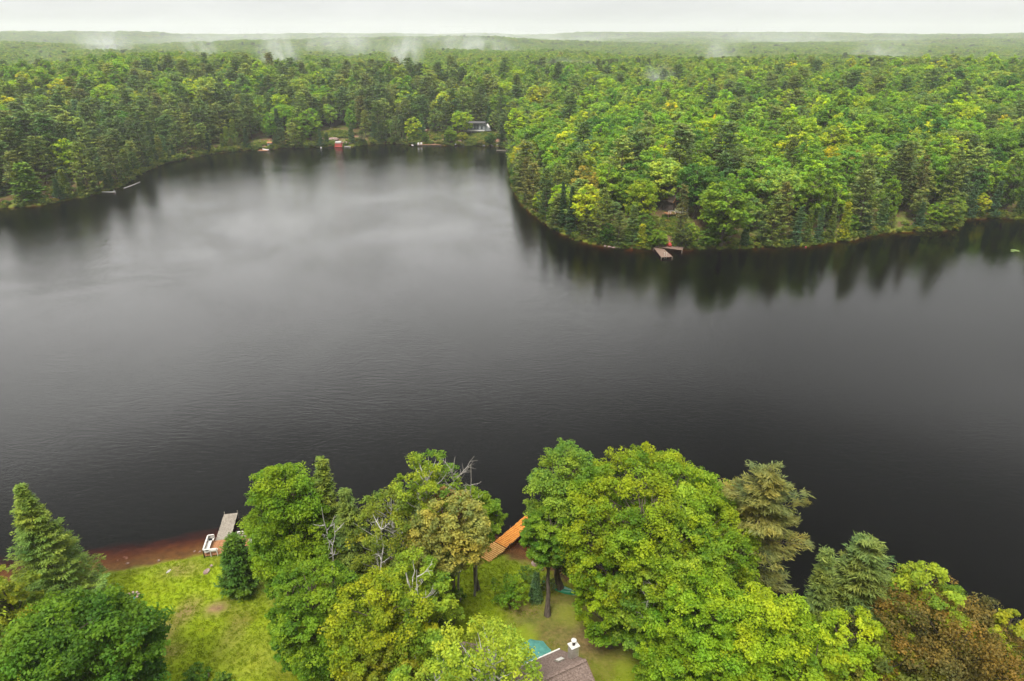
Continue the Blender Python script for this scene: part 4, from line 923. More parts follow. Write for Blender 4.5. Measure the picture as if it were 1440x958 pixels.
# ------------------------------------------------------------------ grass blades on the near lawns and litter
def tuft(seed, h, n):
    rg = np.random.default_rng(seed); C = np.stack([rg.normal(0, .09, n), rg.normal(0, .09, n), rg.uniform(.3, .5, n) * h], 1)
    N_ = np.stack([rg.normal(0, 1, n), rg.normal(0, 1, n), rg.normal(.2, .3, n)], 1); T = np.array([0, 0, 1.]) + rg.normal(0, .35, (n, 3))
    V, Q = leaf_quads(C, N_, h, .035, T, rg); return mesh_from('tuft', V, Q, mats=[M['grass']], tone=rg.uniform(.2, .9, n))
M['grass'] = leaf_mat('grass_blade', [(0, (.15, .21, .006)), (.5, (.175, .24, .008)), (1, (.20, .255, .01))])
tp_ = [D_.objects.new('proto', tuft(501 + i, h, 12)) for i, h in enumerate((.10, .13, .08))]
gp = np.stack([rng.uniform(-62, 70, 90000), rng.uniform(36, 66, 90000)], 1)
gd = lake_dist(gp[:, 0], gp[:, 1]); lw = np.maximum(poly_mask(LAWN_PX, gp[:, 0], gp[:, 1]), poly_mask(LAWN2_PX, gp[:, 0], gp[:, 1], 1.5))
di = np.maximum(blob(305, 858, .9, gp[:, 0], gp[:, 1], 1.3), .6 * blob(225, 895, 1.8, gp[:, 0], gp[:, 1]))
kp = (gd > .12) & (rng.random(len(gp)) < np.clip(lw + .22 * (vnoise(gp[:, 0], gp[:, 1], 3, 61) > .5), 0, 1)) & (di < .35)
gp, gd = gp[kp], gd[kp]; gs_ = rng.uniform(.6, 1.5, len(gp))
scatter('lawn_grass', 'mossy yellow-green lawn grass sloping to the lake', np.stack([gp[:, 0], gp[:, 1], height(gp[:, 0], gp[:, 1], gd) - .01], 1), np.stack([gs_] * 3, 1), rng.uniform(0, 6.28, len(gp)), rng.integers(0, 3, len(gp)), tp_)

# ------------------------------------------------------------------ docks
def plank_run(mb, A, B, width, z, pw=.14, gap=.018, th=.04, jit=.015, seed=1, skip=()):
    """cross planks from A to B (centre line)"""
    rg = np.random.default_rng(seed); A, B = np.array(A), np.array(B); L = np.hypot(*(B - A)); t = (B - A) / L; n = int(L / (pw + gap)); rz = math.atan2(t[1], t[0])
    for i in range(n):
        if i in skip: continue
        c = A + t * (i + .5) * (pw + gap) + np.array([-t[1], t[0]]) * rg.normal(0, jit)
        mb.box((c[0], c[1], z + rg.normal(0, .003)), (pw, width * (1 + rg.normal(0, .008)), th), rz)
    return mb
def side_beam(mb, A, B, width, z, off=.0, h=.16):
    A, B = np.array(A), np.array(B); t = (B - A) / np.hypot(*(B - A)); nrm = np.array([-t[1], t[0]])
    for s in (-1, 1):
        a = A + nrm * s * (width / 2 - .06); b = B + nrm * s * (width / 2 - .06)
        mb.bar((*a, z - .02 - h / 2), (*b, z - .02 - h / 2), .05, h)
    return mb
# left dock: grey gangway + cedar deck with white bench rails
zd = .62
Af, An = np.array(at(325, 722, .45)), np.array(at(313, 759, zd))
t_ = (Af - An) / np.hypot(*(Af - An)); nr = np.array([t_[1], -t_[0]])   # nr points to photo right
e = empty('dock', (An[0], An[1], 0), 0); e_off = np.array([An[0], An[1], 0])
tag(e, 'grey plank dock with a reddish deck and white bench rails at the sandy shallows', 'dock')
def rel(p): return (p[0] - An[0], p[1] - An[1], p[2] if len(p) > 2 else 0)
m = MB(); plank_run(m, (0, 0), Af - An, 1.65, .50, seed=3); m.build('gangway', M['plank_grey'], e)
m = MB(); side_beam(m, (0, 0), Af - An, 1.6, .49); m.build('gangway_frame', M['plank_grey'], e)
D0 = -t_ * 2.55      # landward end
ctr = nr * 1.1
m = MB(); rzd = math.atan2(t_[1], t_[0])
for i in range(27):
    c = ctr + D0 / 2 + nr * (-2.55 + i * .195); m.box((c[0], c[1], zd - .03), (2.55, .175, .045), rzd)
m.build('deck', M['plank_red'], e)
m = MB()
for s in (-2.4, -.2, 2.4):
    for u_ in (.15, 2.4):
        c = ctr + nr * s - t_ * u_; m.box((c[0], c[1], -.2), (.12, .12, 1.5), rzd)
m.build('deck_frame', M['plank_grey'], e)
def bench(name, pts):
    f = MB()
    for a, b in zip(pts[:-1], pts[1:]):
        a, b = np.array(a), np.array(b)
        f.bar((*a, zd + .86), (*b, zd + .86), .16, .05); f.bar((*a, zd + .58), (*b, zd + .58), .04, .11)
        n_ = int(np.hypot(*(b - a)) / 1.2) + 1
        for i in range(n_ + 1):
            p = a + (b - a) * i / n_; f.bar((*p, zd - .3), (*p, zd + .83), .08, .08)
    o = f.build('bench_rail', M['white'], e)
    f = MB(); cc = ctr + D0 / 2
    for a, b in zip(pts[:-1], pts[1:]):
        a, b = np.array(a), np.array(b); mid = (a + b) / 2; tt = (b - a) / np.hypot(*(b - a)); inw = np.array([-tt[1], tt[0]]); inw = inw if np.dot(cc - mid, inw) > 0 else -inw
        f.bar((*(a + inw * .28), zd + .43), (*(b + inw * .28), zd + .43), .42, .05)
    f.build('bench_seat', M['plank_grey'] if name == 'r' else M['white'], e)
cl_, cr_ = ctr - nr * 2.6, ctr + nr * 2.6
bench('l', [ctr - nr * 1.0 * 1.95, cl_, cl_ + D0, ctr + D0 - nr * 1.15])
bench('r', [ctr - nr * -.15 + nr * .55, cr_, cr_ + D0 * .7])
m = MB()
for s in (-.78, .78):
    p = Af - An + nr * s; m.tube([(*p, -1.2), (*p, .78)], [.05, .05], 7)
m.build('post', M['plank_grey'], e)
# orange dock
e2p = np.array(at(679, 786, .5)); e = empty('dock', (*e2p, 0)); tag(e, 'bright orange plank dock running out from the mossy lawn between the trees', 'dock')
Pn, Pj, Pf = e2p * 0, np.array(at(703, 766, .5)) - e2p, np.array(at(748, 728, .42)) - e2p
td = (Pf - Pj) / np.hypot(*(Pf - Pj)); wd_ = 1.75
m = MB(); plank_run(m, Pj + td * .08, Pf, wd_, .44, pw=.2, gap=.06, jit=.03, seed=5); m.build('walkway', M['plank_orange'], e)
m = MB(); side_beam(m, Pj, Pf, wd_, .44, h=.2); m.build('walkway_frame', M['siding'], e)
m = MB(); plank_run(m, Pn, Pj, 2.0, .53, pw=.2, gap=.07, jit=.05, seed=6); m.build('shore_ramp', M['plank_tan'], e)
nrm = np.array([-td[1], td[0]]); nrm = nrm if nrm[0] < 0 else -nrm
m = MB(); plank_run(m, Pj * .7 + nrm * 1.02, Pj * .7 + nrm * 3.1, 1.5, .53, pw=.2, gap=.07, jit=.05, seed=7); m.build('side_platform', M['plank_tan'], e)
for f_ in (.1, .5, .97):
    for s in (-1, 1):
        p = Pj + (Pf - Pj) * f_ + nrm * s * .92; m = MB(); m.tube([(*p, -1.5), (*p, .72)], [.05, .05], 7); m.build('post', M['siding'], e)
m = MB(); p = Pj + (Pf - Pj) * .72
for s in (-.25, .2): m.box((p[0] + s, p[1] + s * .6, .475), (.30, .1, .03), .5)
m.build('cleat', M['char'], e)
# tan kayak / white rocks on the lawn by the orange dock
def rocky(name, label, px, py, d, mat, seed, cat='rock', z=None, group=None):
    x, y, zg = atg(px, py); rg = np.random.default_rng(seed); import bmesh
    bm = bmesh.new(); bmesh.ops.create_icosphere(bm, subdivisions=3, radius=1)
    fq = rg.normal(size=(5, 3)) * 1.6; ph = rg.uniform(0, 6, 5)
    for v in bm.verts:
        c = np.array(v.co); k = 1 + .13 * sum(math.sin(float(fq[i] @ c) + ph[i]) for i in range(5)) * .7
        v.co = (c[0] * d[0] / 2 * k, c[1] * d[1] / 2 * k, c[2] * d[2] / 2 * k)
    me = D_.meshes.new(name); bm.to_mesh(me); bm.free(); me.materials.append(M[mat])
    o = link(D_.objects.new(name, me), None, (x, y, (zg if z is None else z) + d[2] * .22)); o.rotation_euler = (0, 0, rg.uniform(0, 3)); tag(o, label, cat, group)
    return o
rocky('flat_stone', 'flat pale stone on the lawn near the dark spruce', 297, 796, (.6, .4, .14), 'rock', 601)
rocky('flat_stone', 'grey-green mossy stone below the flat pale one', 290, 805, (.8, .5, .3), 'rock', 602)
rocky('flat_stone', 'small white slab lying in the mossy lawn near the waterline', 237, 804, (.7, .25, .12), 'paleboulder', 603)
rocky('stone', 'small white stone at the maple edge of the lawn', 222, 893, (.3, .25, .2), 'paleboulder', 604)
rocky('boulder', 'brown shore boulder where the cove meets the lawn bush', 752, 795, (.9, .8, .6), 'rock', 605)
rocky('boulder', 'dark shore boulder under the mid-green maple by the cove', 760, 800, (.7, .7, .4), 'rock', 606)
rocky('stone', 'pale garden stone between the two low bushes', 291, 952, (.6, .4, .3), 'rock', 607)
rs_ = np.random.default_rng(91)
for q_ in range(9):
    px = rs_.uniform(130, 292); py = 806 - (px - 130) * .155 - rs_.uniform(-1, 20) ; s_ = rs_.uniform(.18, .4)
    x, y = at(px, py, 0)
    o = rocky('shallows_stone', 'rounded brown stone lying in the sandy shallows by the grey dock', px, py, (s_, s_ * .8, s_ * .5), 'rock', 700 + q_, cat='stone', z=float(height(x, y)[0]), group='stones in the sandy shallows')
# canoe
def canoe(name, label, A, B, beam, hull, inner, depth=.42, z=None, flip=True, cat='canoe', thw=2):
    A, B = np.array(A), np.array(B); L = np.hypot(*(B - A)); c = (A + B) / 2; e = empty(name, (c[0], c[1], (g1(*c) if z is None else z)), math.atan2(B[1] - A[1], B[0] - A[0])); tag(e, label, cat)
    n, k = 17, 9; V = []
    for i in range(n):
        s = -1 + 2 * i / (n - 1); w_ = beam / 2 * (1 - abs(s) ** 2.4) + .012; sh = depth * (.85 + .35 * s * s)
        for j in range(k):
            a = math.pi * j / (k - 1); V.append((s * L / 2, w_ * math.cos(a), (sh * math.sin(a) ** .7) if flip else sh * (1 - math.sin(a) ** .7)))
    Q = [(i * k + j, i * k + j + 1, (i + 1) * k + j + 1, (i + 1) * k + j) for i in range(n - 1) for j in range(k - 1)]
    m = MB(); m.add(V, Q); m.build('hull', M[hull], e, smooth=True)
    m = MB()
    for side in (0, k - 1):
        for i in range(n - 1): m.bar(V[i * k + side], V[(i + 1) * k + side], .04, .04)
    m.build('gunwale', M[inner], e)
    if flip:
        m = MB(); 
        for i in range(1, n - 2):
            a, b = V[i * k + k // 2], V[(i + 1) * k + k // 2]; m.bar((a[0], a[1], a[2] + .005), (b[0], b[1], b[2] + .005), .03, .03)
        m.build('keel', M[inner], e)
    else:
        for q in range(thw):
            x_ = L * (-.22 + .44 * q / max(thw - 1, 1)); m = MB(); m.box((x_, 0, depth * .8), (.16, beam * .9, .03)); m.build('seat', M[inner], e)
    return e
a_, b_ = atg(763, 820), atg(811, 837)
canoe('canoe', 'green canoe lying on the bank behind the bare dark maple trunk', a_[:2], b_[:2], .95, 'canoe', 'white', .4, cat='canoe', flip=True)
a_, b_ = atg(632, 811), atg(648, 797)
canoe('rowboat', 'white overturned rowboat half hidden at the edge of the shore clump', a_[:2], b_[:2], 1.15, 'white', 'plank_grey', .45, cat='boat')
# fire pit with logs beside dark maple
x, y, z = atg(186, 841); e = empty('fire_pit', (x, y, z)); tag(e, 'stone fire pit with charred logs at the edge of the dark maple', 'fire pit')
for i in range(10):
    a = i * .628; m = MB(); m.box((.62 * math.cos(a), .62 * math.sin(a), .1), (.3, .22, .26), a); m.build('stone', M['rock'], e)
for i in range(3):
    a = i * 1.1; m = MB(); m.tube([(-.4 * math.cos(a), -.4 * math.sin(a), .12), (.4 * math.cos(a), .4 * math.sin(a), .25)], [.07, .06], 8); m.build('log', M['char'], e)
x, y, z = atg(177, 846); e = empty('log_pile', (x, y, z)); tag(e, 'few orange split logs stacked beside the stone fire pit', 'firewood')
for i in range(5):
    m = MB(); m.tube([(-.3, -.25 + .17 * i, .1 + .02 * i), (.3, -.22 + .17 * i, .12)], [.09, .08], 7); m.build('log', M['cutwood'], e)
x, y, z = atg(184, 851)
def chair(name, label, loc, rz, mat, s=1.0, group=None):
    e = empty(name, loc, rz); e.scale = (s, s, s); tag(e, label, 'chair', group)
    for sx in (-.28, .28):
        for sy, zt in ((.3, .55), (-.25, .33)): m = MB(); m.bar((sx, sy, 0), (sx, sy, zt), .07, .05); m.build('leg', M[mat], e)
        m = MB(); m.box((sx * 1.08, .05, .57), (.13, .75, .03)); m.build('armrest', M[mat], e)
    m = MB()
    for i in range(5): m.bar((-.26, .3 - i * .13, .40 - i * .028), (.26, .3 - i * .13, .40 - i * .028), .11, .025)
    m.build('seat', M[mat], e)
    m = MB()
    for i in range(5):
        x_ = -.24 + i * .12; top = 1.0 - abs(i - 2) * .05; m.bar((x_, -.24, .30), (x_ * 1.15, -.55, top), .10, .025, up=(0, 1, .3))
    m.build('backrest', M[mat], e)
    return e
chair('lawn_chair', 'teal lawn chair half hidden under the dark maple by the fire pit', (x, y, z), 2.2, 'teal')

# ------------------------------------------------------------------ cottage at the bottom
EZ, RZ = 4.0, 6.9
ce_ = np.array(at(787, 914, EZ)); ru = np.array([-.887, -.463]); gu = np.array([.46, -.888]); ru /= np.hypot(*ru); gu = np.array([-ru[1], ru[0]]); gu = gu if gu[1] < 0 else -gu
HWd, LEN = 4.1, 13.0
gz = g1(*(ce_ + gu * 4)); e = empty('cottage', (ce_[0], ce_[1], gz)); tag(e, 'cottage with brown shingle roof, metal chimney and white eave trim', 'cottage')
def cp(r_, g_, z_): v = ru * r_ + gu * g_; return (v[0], v[1], z_ - gz)
m = MB(); m.hexa([cp(.5, .4, gz - .3), cp(.5, 2 * HWd - .4, gz - .3), cp(LEN, 2 * HWd - .4, gz - .3), cp(LEN, .4, gz - .3), cp(.5, .4, EZ), cp(.5, 2 * HWd - .4, EZ), cp(LEN, 2 * HWd - .4, EZ), cp(LEN, .4, EZ)])
m.add([cp(.5, .4, EZ), cp(.5, 2 * HWd - .4, EZ), cp(.5, HWd, RZ - .15)], T=[(0, 1, 2)]); m.build('wall', M['siding'], e)
def slope(g0, g1_, r0, r1, courses=22):
    """shingle courses stepping up the slope"""
    mb = MB(); rg = np.random.default_rng(77)
    for i in range(courses):
        f0, f1 = i / courses, (i + 1) / courses
        a0, a1 = g0 + (g1_ - g0) * f0, g0 + (g1_ - g0) * f1; z0, z1 = EZ + (RZ - EZ) * f0, EZ + (RZ - EZ) * f1
        r = r0
        while r < r1:
            w_ = rg.uniform(.26, .42); r2 = min(r + w_, r1); dz = rg.uniform(0, .018)
            mb.hexa([cp(r, a0, z0 - .05), cp(r2 - .012, a0, z0 - .05), cp(r2 - .012, a1, z1 - .06), cp(r, a1, z1 - .06), cp(r, a0, z0 + .035 + dz), cp(r2 - .012, a0, z0 + .035 + dz), cp(r2 - .012, a1, z1 + .008), cp(r, a1, z1 + .008)]); r = r2
    return mb
rf = slope(0, HWd, 0, LEN).build('roof', M['shingle'], e)
slope(2 * HWd, HWd, 0, LEN).build('roof', M['shingle'], e)
m = MB(); m.bar(cp(-.02, HWd, RZ + .02), cp(LEN, HWd, RZ + .02), .3, .06); m.build('ridge_cap', M['shingle'], e)
m = MB(); m.bar(cp(-.06, -.07, EZ), cp(LEN, -.07, EZ), .13, .14); m.build('gutter', M['white'], e)
m = MB(); m.bar(cp(-.04, 0, EZ - .06), cp(-.04, HWd, RZ - .06), .04, .16); m.bar(cp(-.04, 2 * HWd, EZ - .06), cp(-.04, HWd, RZ - .06), .04, .16); m.build('rake_board', M['siding'], e)
# chimney, skylight
chp = np.array(at(806, 922, 6.0)) - ce_; cr0, cg0 = float(chp @ ru), float(chp @ gu)
zr = EZ + (RZ - EZ) * cg0 / HWd; crz = math.atan2(ru[1], ru[0])
v_ = ru * cr0 + gu * cg0
m = MB(); m.box((v_[0], v_[1], zr - gz + .55), (.72, .62, 1.7), crz); ch = m.build('chimney', M['metal'], e)
m = MB(); m.box((v_[0], v_[1], zr - gz + 1.43), (.84, .74, .06), crz); m.build('chimney_cap', M['white'], ch)
m = MB(); m.tube([(v_[0], v_[1], zr - gz + 1.46), (v_[0], v_[1], zr - gz + 1.95)], [.12, .12], 10); m.build('flue', M['char'], ch)
m = MB(); m.tube([(v_[0], v_[1], zr - gz + 1.95), (v_[0], v_[1], zr - gz + 2.02), (v_[0], v_[1], zr - gz + 2.12)], [.24, .24, .05], 12); m.build('flue_cap', M['white'], ch)
skp = np.array(at(787, 930, 5.4)) - ce_; sr, sg = float(skp @ ru), float(skp @ gu); zk = EZ + (RZ - EZ) * sg / HWd; k_ = (RZ - EZ) / HWd
m = MB(); m.hexa([cp(sr - .35, sg - .3, zk - .3 * k_), cp(sr + .35, sg - .3, zk - .3 * k_), cp(sr + .35, sg + .3, zk + .3 * k_), cp(sr - .35, sg + .3, zk + .3 * k_)] + [cp(sr - .35, sg - .3, zk - .3 * k_ + .2), cp(sr + .35, sg - .3, zk - .3 * k_ + .2), cp(sr + .35, sg + .3, zk + .3 * k_ + .2), cp(sr - .35, sg + .3, zk + .3 * k_ + .2)]); sk = m.build('skylight', M['metal'], e)
m = MB(); m.hexa([cp(sr - .28, sg - .24, zk - .24 * k_ + .2), cp(sr + .28, sg - .24, zk - .24 * k_ + .2), cp(sr + .28, sg + .24, zk + .24 * k_ + .2), cp(sr - .28, sg + .24, zk + .24 * k_ + .2)] + [cp(sr - .28, sg - .24, zk - .24 * k_ + .23), cp(sr + .28, sg - .24, zk - .24 * k_ + .23), cp(sr + .28, sg + .24, zk + .24 * k_ + .23), cp(sr - .28, sg + .24, zk + .24 * k_ + .23)]); m.build('skylight_pane', M['white'], sk)
# projecting wing towards the lake
wb, wf, wl = 5.6, 10.4, -3.4
zr2 = 5.9; mid_ = (wb + wf) / 2
for s_, nm2 in ((wb, 'a'), (wf, 'b')):
    mb = MB(); rg = np.random.default_rng(5)
    for i in range(12):
        f0, f1 = i / 12, (i + 1) / 12; a0, a1 = s_ + (mid_ - s_) * f0, s_ + (mid_ - s_) * f1; z0, z1 = EZ - .1 + (zr2 - EZ) * f0, EZ - .1 + (zr2 - EZ) * f1
        g_ = wl
        while g_ < 2.2:
            g2 = min(g_ + rg.uniform(.26, .42), 2.2); dz = rg.uniform(0, .018)
            mb.hexa([cp(a0, g_, z0 - .05), cp(a0, g2 - .012, z0 - .05), cp(a1, g2 - .012, z1 - .06), cp(a1, g_, z1 - .06), cp(a0, g_, z0 + .04 + dz), cp(a0, g2 - .012, z0 + .04 + dz), cp(a1, g2 - .012, z1 + .01), cp(a1, g_, z1 + .01)]); g_ = g2
    mb.build('wing_roof', M['shingle'], e)
m = MB(); m.hexa([cp(wb + .3, wl + .3, gz - .3), cp(wf - .3, wl + .3, gz - .3), cp(wf - .3, .35, gz - .3), cp(wb + .3, .35, gz - .3), cp(wb + .3, wl + .3, EZ - .12), cp(wf - .3, wl + .3, EZ - .12), cp(wf - .3, .35, EZ - .12), cp(wb + .3, .35, EZ - .12)]); m.build('wing_wall', M['siding'], e)
# teal umbrella
x, y = at(751, 913, 2.9 + gz); e = empty('patio_umbrella', (x, y, gz)); tag(e, 'faded teal patio umbrella open beside the cottage eave', 'umbrella')
mb = MB(); V = [(0, 0, 3.0)]
for i in range(16):
    a = i * math.pi / 8 + .2; r = 1.62 if i % 2 == 0 else 1.5; V.append((r * .55 * math.cos(a), r * .55 * math.sin(a), 2.78 - (0 if i % 2 == 0 else .03)))
for i in range(16):
    a = i * math.pi / 8 + .2; r = 1.62 if i % 2 == 0 else 1.47; V.append((r * math.cos(a), r * math.sin(a), 2.42 - (0 if i % 2 == 0 else .02)))
for i in range(16):
    V.append((V[17 + i][0], V[17 + i][1], V[17 + i][2] - .12))
mb.add(V, [(1 + i, 1 + (i + 1) % 16, 17 + (i + 1) % 16, 17 + i) for i in range(16)] + [(17 + i, 17 + (i + 1) % 16, 33 + (i + 1) % 16, 33 + i) for i in range(16)], [(0, 1 + i, 1 + (i + 1) % 16) for i in range(16)])
cn_ = mb.build('canopy', M['teal'], e)
for i in range(8):
    a = i * math.pi / 4 + .2; m = MB(); m.bar((0, 0, 2.96), (1.6 * math.cos(a), 1.6 * math.sin(a), 2.39), .02, .02); m.build('rib', M['metal'], e)
m = MB(); m.tube([(0, 0, 0), (0, 0, 3.05)], [.03, .03], 8); m.build('pole', M['metal'], e)
m = MB(); m.tube([(0, 0, 3.0), (0, 0, 3.12)], [.05, .03], 8); m.build('finial', M['teal'], e)
m = MB(); m.tube([(0, 0, 0.0), (0, 0, .1)], [.35, .3], 12); m.build('base', M['char'], e)

# ------------------------------------------------------------------ far shore things
def platform(name, label, px, py, d, rz, mat, z=.35, cat='dock', legs=True, extra=None):
    x, y = at(px, py, z); e = empty(name, (x, y, 0), rz); tag(e, label, cat)
    m = MB(); plank_run(m, (-d[0] / 2, 0), (d[0] / 2, 0), d[1], z, pw=.28, gap=.03, seed=11); m.build('deck', M[mat], e)
    if legs:
        for sx in (-1, 1):
            for sy in (-1, 1): m = MB(); m.box((sx * d[0] * .46, sy * d[1] * .44, z - .5), (.14, .14, 1.0)); m.build('leg', M['plank_grey'], e)
    m = MB(); m.box((0, d[1] * .46, z - .12), (d[0], .08, .18)); m.box((0, -d[1] * .46, z - .12), (d[0], .08, .18)); m.build('frame', M['plank_grey'], e)
    return e
platform('dock', 'long thin white swim dock on the side shore with a ladder at its tip', 150, 270, (6.8, 1.1), -.03, 'white')
x, y = at(161, 270, .35); e = empty('swim_ladder', (x, y, 0)); tag(e, 'white ladder at the tip of the long thin white swim dock', 'ladder')
for s in (-.25, .25): m = MB(); m.tube([(s, 0, -.6), (s, 0, 1.2)], [.05, .05], 6); m.build('rail', M['white'], e)
for zq in (.1, .5, .9): m = MB(); m.bar((-.25, 0, zq), (.25, 0, zq), .05, .04); m.build('rung', M['white'], e)
p0, p1 = at(174, 265, 0.02), at(197, 256, .02); m = MB(); m.tube([(p0[0], p0[1], .04), ((p0[0] + p1[0]) / 2 + .3, (p0[1] + p1[1]) / 2, .04), (p1[0], p1[1], .03)], [.14, .17, .1], 7)
tag(m.build('floating_log', M['rope']), 'thin pale log floating off the side shore', 'log')
a_, b_ = atg(74, 278), atg(84, 280)
canoe('rowboat', 'white rowboat pulled up on the grassy clearing of the side shore', a_[:2], b_[:2], 1.1, 'white', 'plank_grey', .45, cat='boat')
rocky('boulder', 'small pale boulder on the bank past the floating log', 221, 221, (1.6, 1.2, .9), 'paleboulder', 611)
platform('dock', 'pink-grey slab dock with clutter at the end of the narrow grass strip', 371, 211.5, (5.5, 3.4), -.12, 'plank_red')
x, y = at(374, 209, .45); e = empty('rowboat_stack', (x, y, .38)); 
D_.objects.remove(e)
canoe('rowboat', 'white boat lying across the pink-grey slab dock', at(369, 210, .5), at(378, 211, .5), 1.2, 'white', 'dullred', .45, z=.38, cat='boat')
x, y, z = atg(380.5, 206); e = empty('shed', (x, y, z), -.1); tag(e, 'tiny grey shed with orange roof and red base behind the pink-grey slab dock', 'shed')
m = MB(); m.box((0, 0, 1.1), (2.4, 2, 1.5)); m.build('wall', M['siding_grey'], e); m = MB(); m.box((0, 0, .2), (2.5, 2.1, .5)); m.build('base', M['dullred'], e)
m = MB(); m.hexa([(-1.5, -1.3, 1.85), (1.5, -1.3, 1.85), (1.5, 1.3, 1.85), (-1.5, 1.3, 1.85), (-1.3, -.2, 2.5), (1.3, -.2, 2.5), (1.3, .2, 2.5), (-1.3, .2, 2.5)]); m.build('roof', M['plank_red'], e)
x, y, z = atg(476.5, 205.0); e = empty('boathouse', (x, y, .2), .0); tag(e, 'small red boathouse with a white top under the rocky bank', 'boathouse')
m = MB(); m.box((0, 0, 1.0), (3.6, 2.6, 1.9)); m.build('wall', M['dullred'], e); m = MB(); m.box((0, -.05, 2.35), (3.0, 2.8, .75)); m.build('roof', M['white'], e)
m = MB(); m.box((0, -1.32, .8), (1.4, .05, 1.3)); m.build('door', M['dullred'], e)
m = MB(); m.box((0, -1.8, .1), (4.6, 1.2, .18)); m.build('deck', M['dullred'], e)
canoe('motorboat', 'white motorboat moored next to the red boathouse', at(484, 206.5, .2), at(493, 206.8, .2), 1.5, 'white', 'white', .6, z=-.1, flip=False, cat='boat')
rocky('buoy', 'small white mooring buoy off the rocky bank', 451.5, 208.4, (.7, .7, .8), 'white', 612, cat='buoy', z=0)
rocky('outcrop', 'broad pinkish rock outcrop above the red boathouse', 468, 198, (9, 5, 2.6), 'rock', 613, cat='outcrop')
rocky('outcrop', 'lower pinkish rock ledge behind the moored motorboat', 487, 202, (5, 3, 1.4), 'rock', 614, cat='outcrop')
def gable(name, label, px, py, W_, Dp, Hw, Hr, rz, wall, roof, trim, wins, cat='cottage', z=None, axis='x', base=0):
    x, y, zg = atg(px, py); zg = zg if z is None else z; e = empty(name, (x, y, zg), rz); tag(e, label, cat)
    w2, d2 = W_ / 2, Dp / 2; m = MB(); m.box((0, 0, Hw / 2 - 1 + base / 2), (W_, Dp, Hw + 2 - base))
    m.add([(-w2, -d2, Hw), (w2, -d2, Hw), (0, -d2, Hw + Hr), (-w2, d2, Hw), (w2, d2, Hw), (0, d2, Hw + Hr)], [], [(0, 1, 2), (3, 5, 4)]); m.build('wall', M[wall], e)
    o_ = .5
    for s in (-1, 1):
        m = MB(); k = Hr / w2
        m.hexa([(s * (w2 + o_), -d2 - o_, Hw - o_ * k), (0, -d2 - o_, Hw + Hr + .02), (0, d2 + o_, Hw + Hr + .02), (s * (w2 + o_), d2 + o_, Hw - o_ * k)] + [(s * (w2 + o_), -d2 - o_, Hw - o_ * k + .2), (0, -d2 - o_, Hw + Hr + .22), (0, d2 + o_, Hw + Hr + .22), (s * (w2 + o_), d2 + o_, Hw - o_ * k + .2)]); m.build('roof', M[roof], e)
        m = MB(); m.bar((s * (w2 + o_), -d2 - o_ - .04, Hw - o_ * k + .05), (0, -d2 - o_ - .04, Hw + Hr + .08), .06, .34, up=(0, 0, 1)); m.build('fascia', M[trim], e)
    for (wx, wz, ww, wh) in wins:
        f = MB(); f.box((wx, -d2 - .03, wz), (ww, .08, wh)); fo = f.build('window', M[trim], e); g = MB(); g.box((wx, -d2 - .085, wz), (ww - .25, .03, wh - .25)); g.build('pane', M['glass'], fo)
    return e
gable('cottage', 'dark timber cottage with white-trimmed gable among tall pines on the knoll', 468, 174, 8, 9, 4.6, 3.0, -.25, 'siding_dark', 'roofgrey', 'white', [(-2, 3.2, 1.8, 1.3), (2, 3.2, 1.8, 1.3), (0, 1.0, 3, 1.4)])
# glass-fronted cottage
x, y, z = atg(668, 187); e = empty('cottage', (x, y, z), 0); tag(e, 'flat-roofed pale grey cottage with large glass bays and white balcony line', 'cottage')
m = MB(); m.box((0, 3.5, 2.2), (11.4, 7, 6.2)); m.build('wall', M['siding_grey'], e); m = MB(); m.box((-.2, 3.2, 5.45), (12.6, 8.6, .35)); m.build('roof', M['roofgrey'], e)
for wx, ww in ((-3.3, 3.7), (.7, 3.0), (3.9, 1.2)):
    f = MB(); f.box((wx, -.06, 3.4 if ww > 2 else 2.9), (ww + .4, .1, 3.1 if ww > 2 else 1.9)); fo = f.build('window', M['siding_grey'], e); g = MB(); g.box((wx, -.14, 3.4 if ww > 2 else 2.9), (ww, .05, 2.7 if ww > 2 else 1.5)); g.build('pane', M['glass'], fo)
    if ww > 2: g = MB(); g.box((wx, -.19, 3.4), (.12, .04, 2.7)); g.build('mullion', M['siding_grey'], fo)
m = MB(); m.box((-.5, -1.3, 1.35), (12, 2.4, .22)); m.build('balcony', M['white'], e)
for s in (-5.8, -2, 1.5, 5): m = MB(); m.box((s, -2.2, .2), (.18, .18, 2.2)); m.build('post', M['white'], e)
m = MB(); m.hexa([(5.7, .5, 1.0), (9.5, 1, 1.0), (9.5, 6, 1.0), (5.7, 6, 1.0), (5.7, .5, 5.2), (7.2, 1, 3.6), (7.2, 6, 3.6), (5.7, 6, 5.2)]); m.build('side_wing', M['siding_grey'], e)
def tent(label, px, py, w_, h, group=None):
    x, y, z = atg(px, py); e = empty('canopy_tent', (x, y, z)); tag(e, label, 'tent', group)
    m = MB(); b_ = h * .45; m.add([(-w_, -w_, b_), (w_, -w_, b_), (w_, w_, b_), (-w_, w_, b_), (0, 0, h)], [(0, 3, 2, 1)], [(0, 1, 4), (1, 2, 4), (2, 3, 4), (3, 0, 4)]); m.build('canopy', M['white'], e)
    for sx in (-1, 1):
        for sy in (-1, 1): m = MB(); m.bar((sx * w_ * .95, sy * w_ * .95, 0), (sx * w_ * .95, sy * w_ * .95, b_), .07, .07); m.build('pole', M['metal'], e)
tent('small white canopy tent beside the glass-fronted cottage', 686, 184, 1.5, 4.2)
tent('white peaked tent between the glass-fronted cottage and the beach', 615, 185, 1.5, 3.6)
x, y, z = atg(598, 188); e = empty('beach_umbrella', (x, y, z)); tag(e, 'pale beach umbrella under pines above the orange steps', 'umbrella')
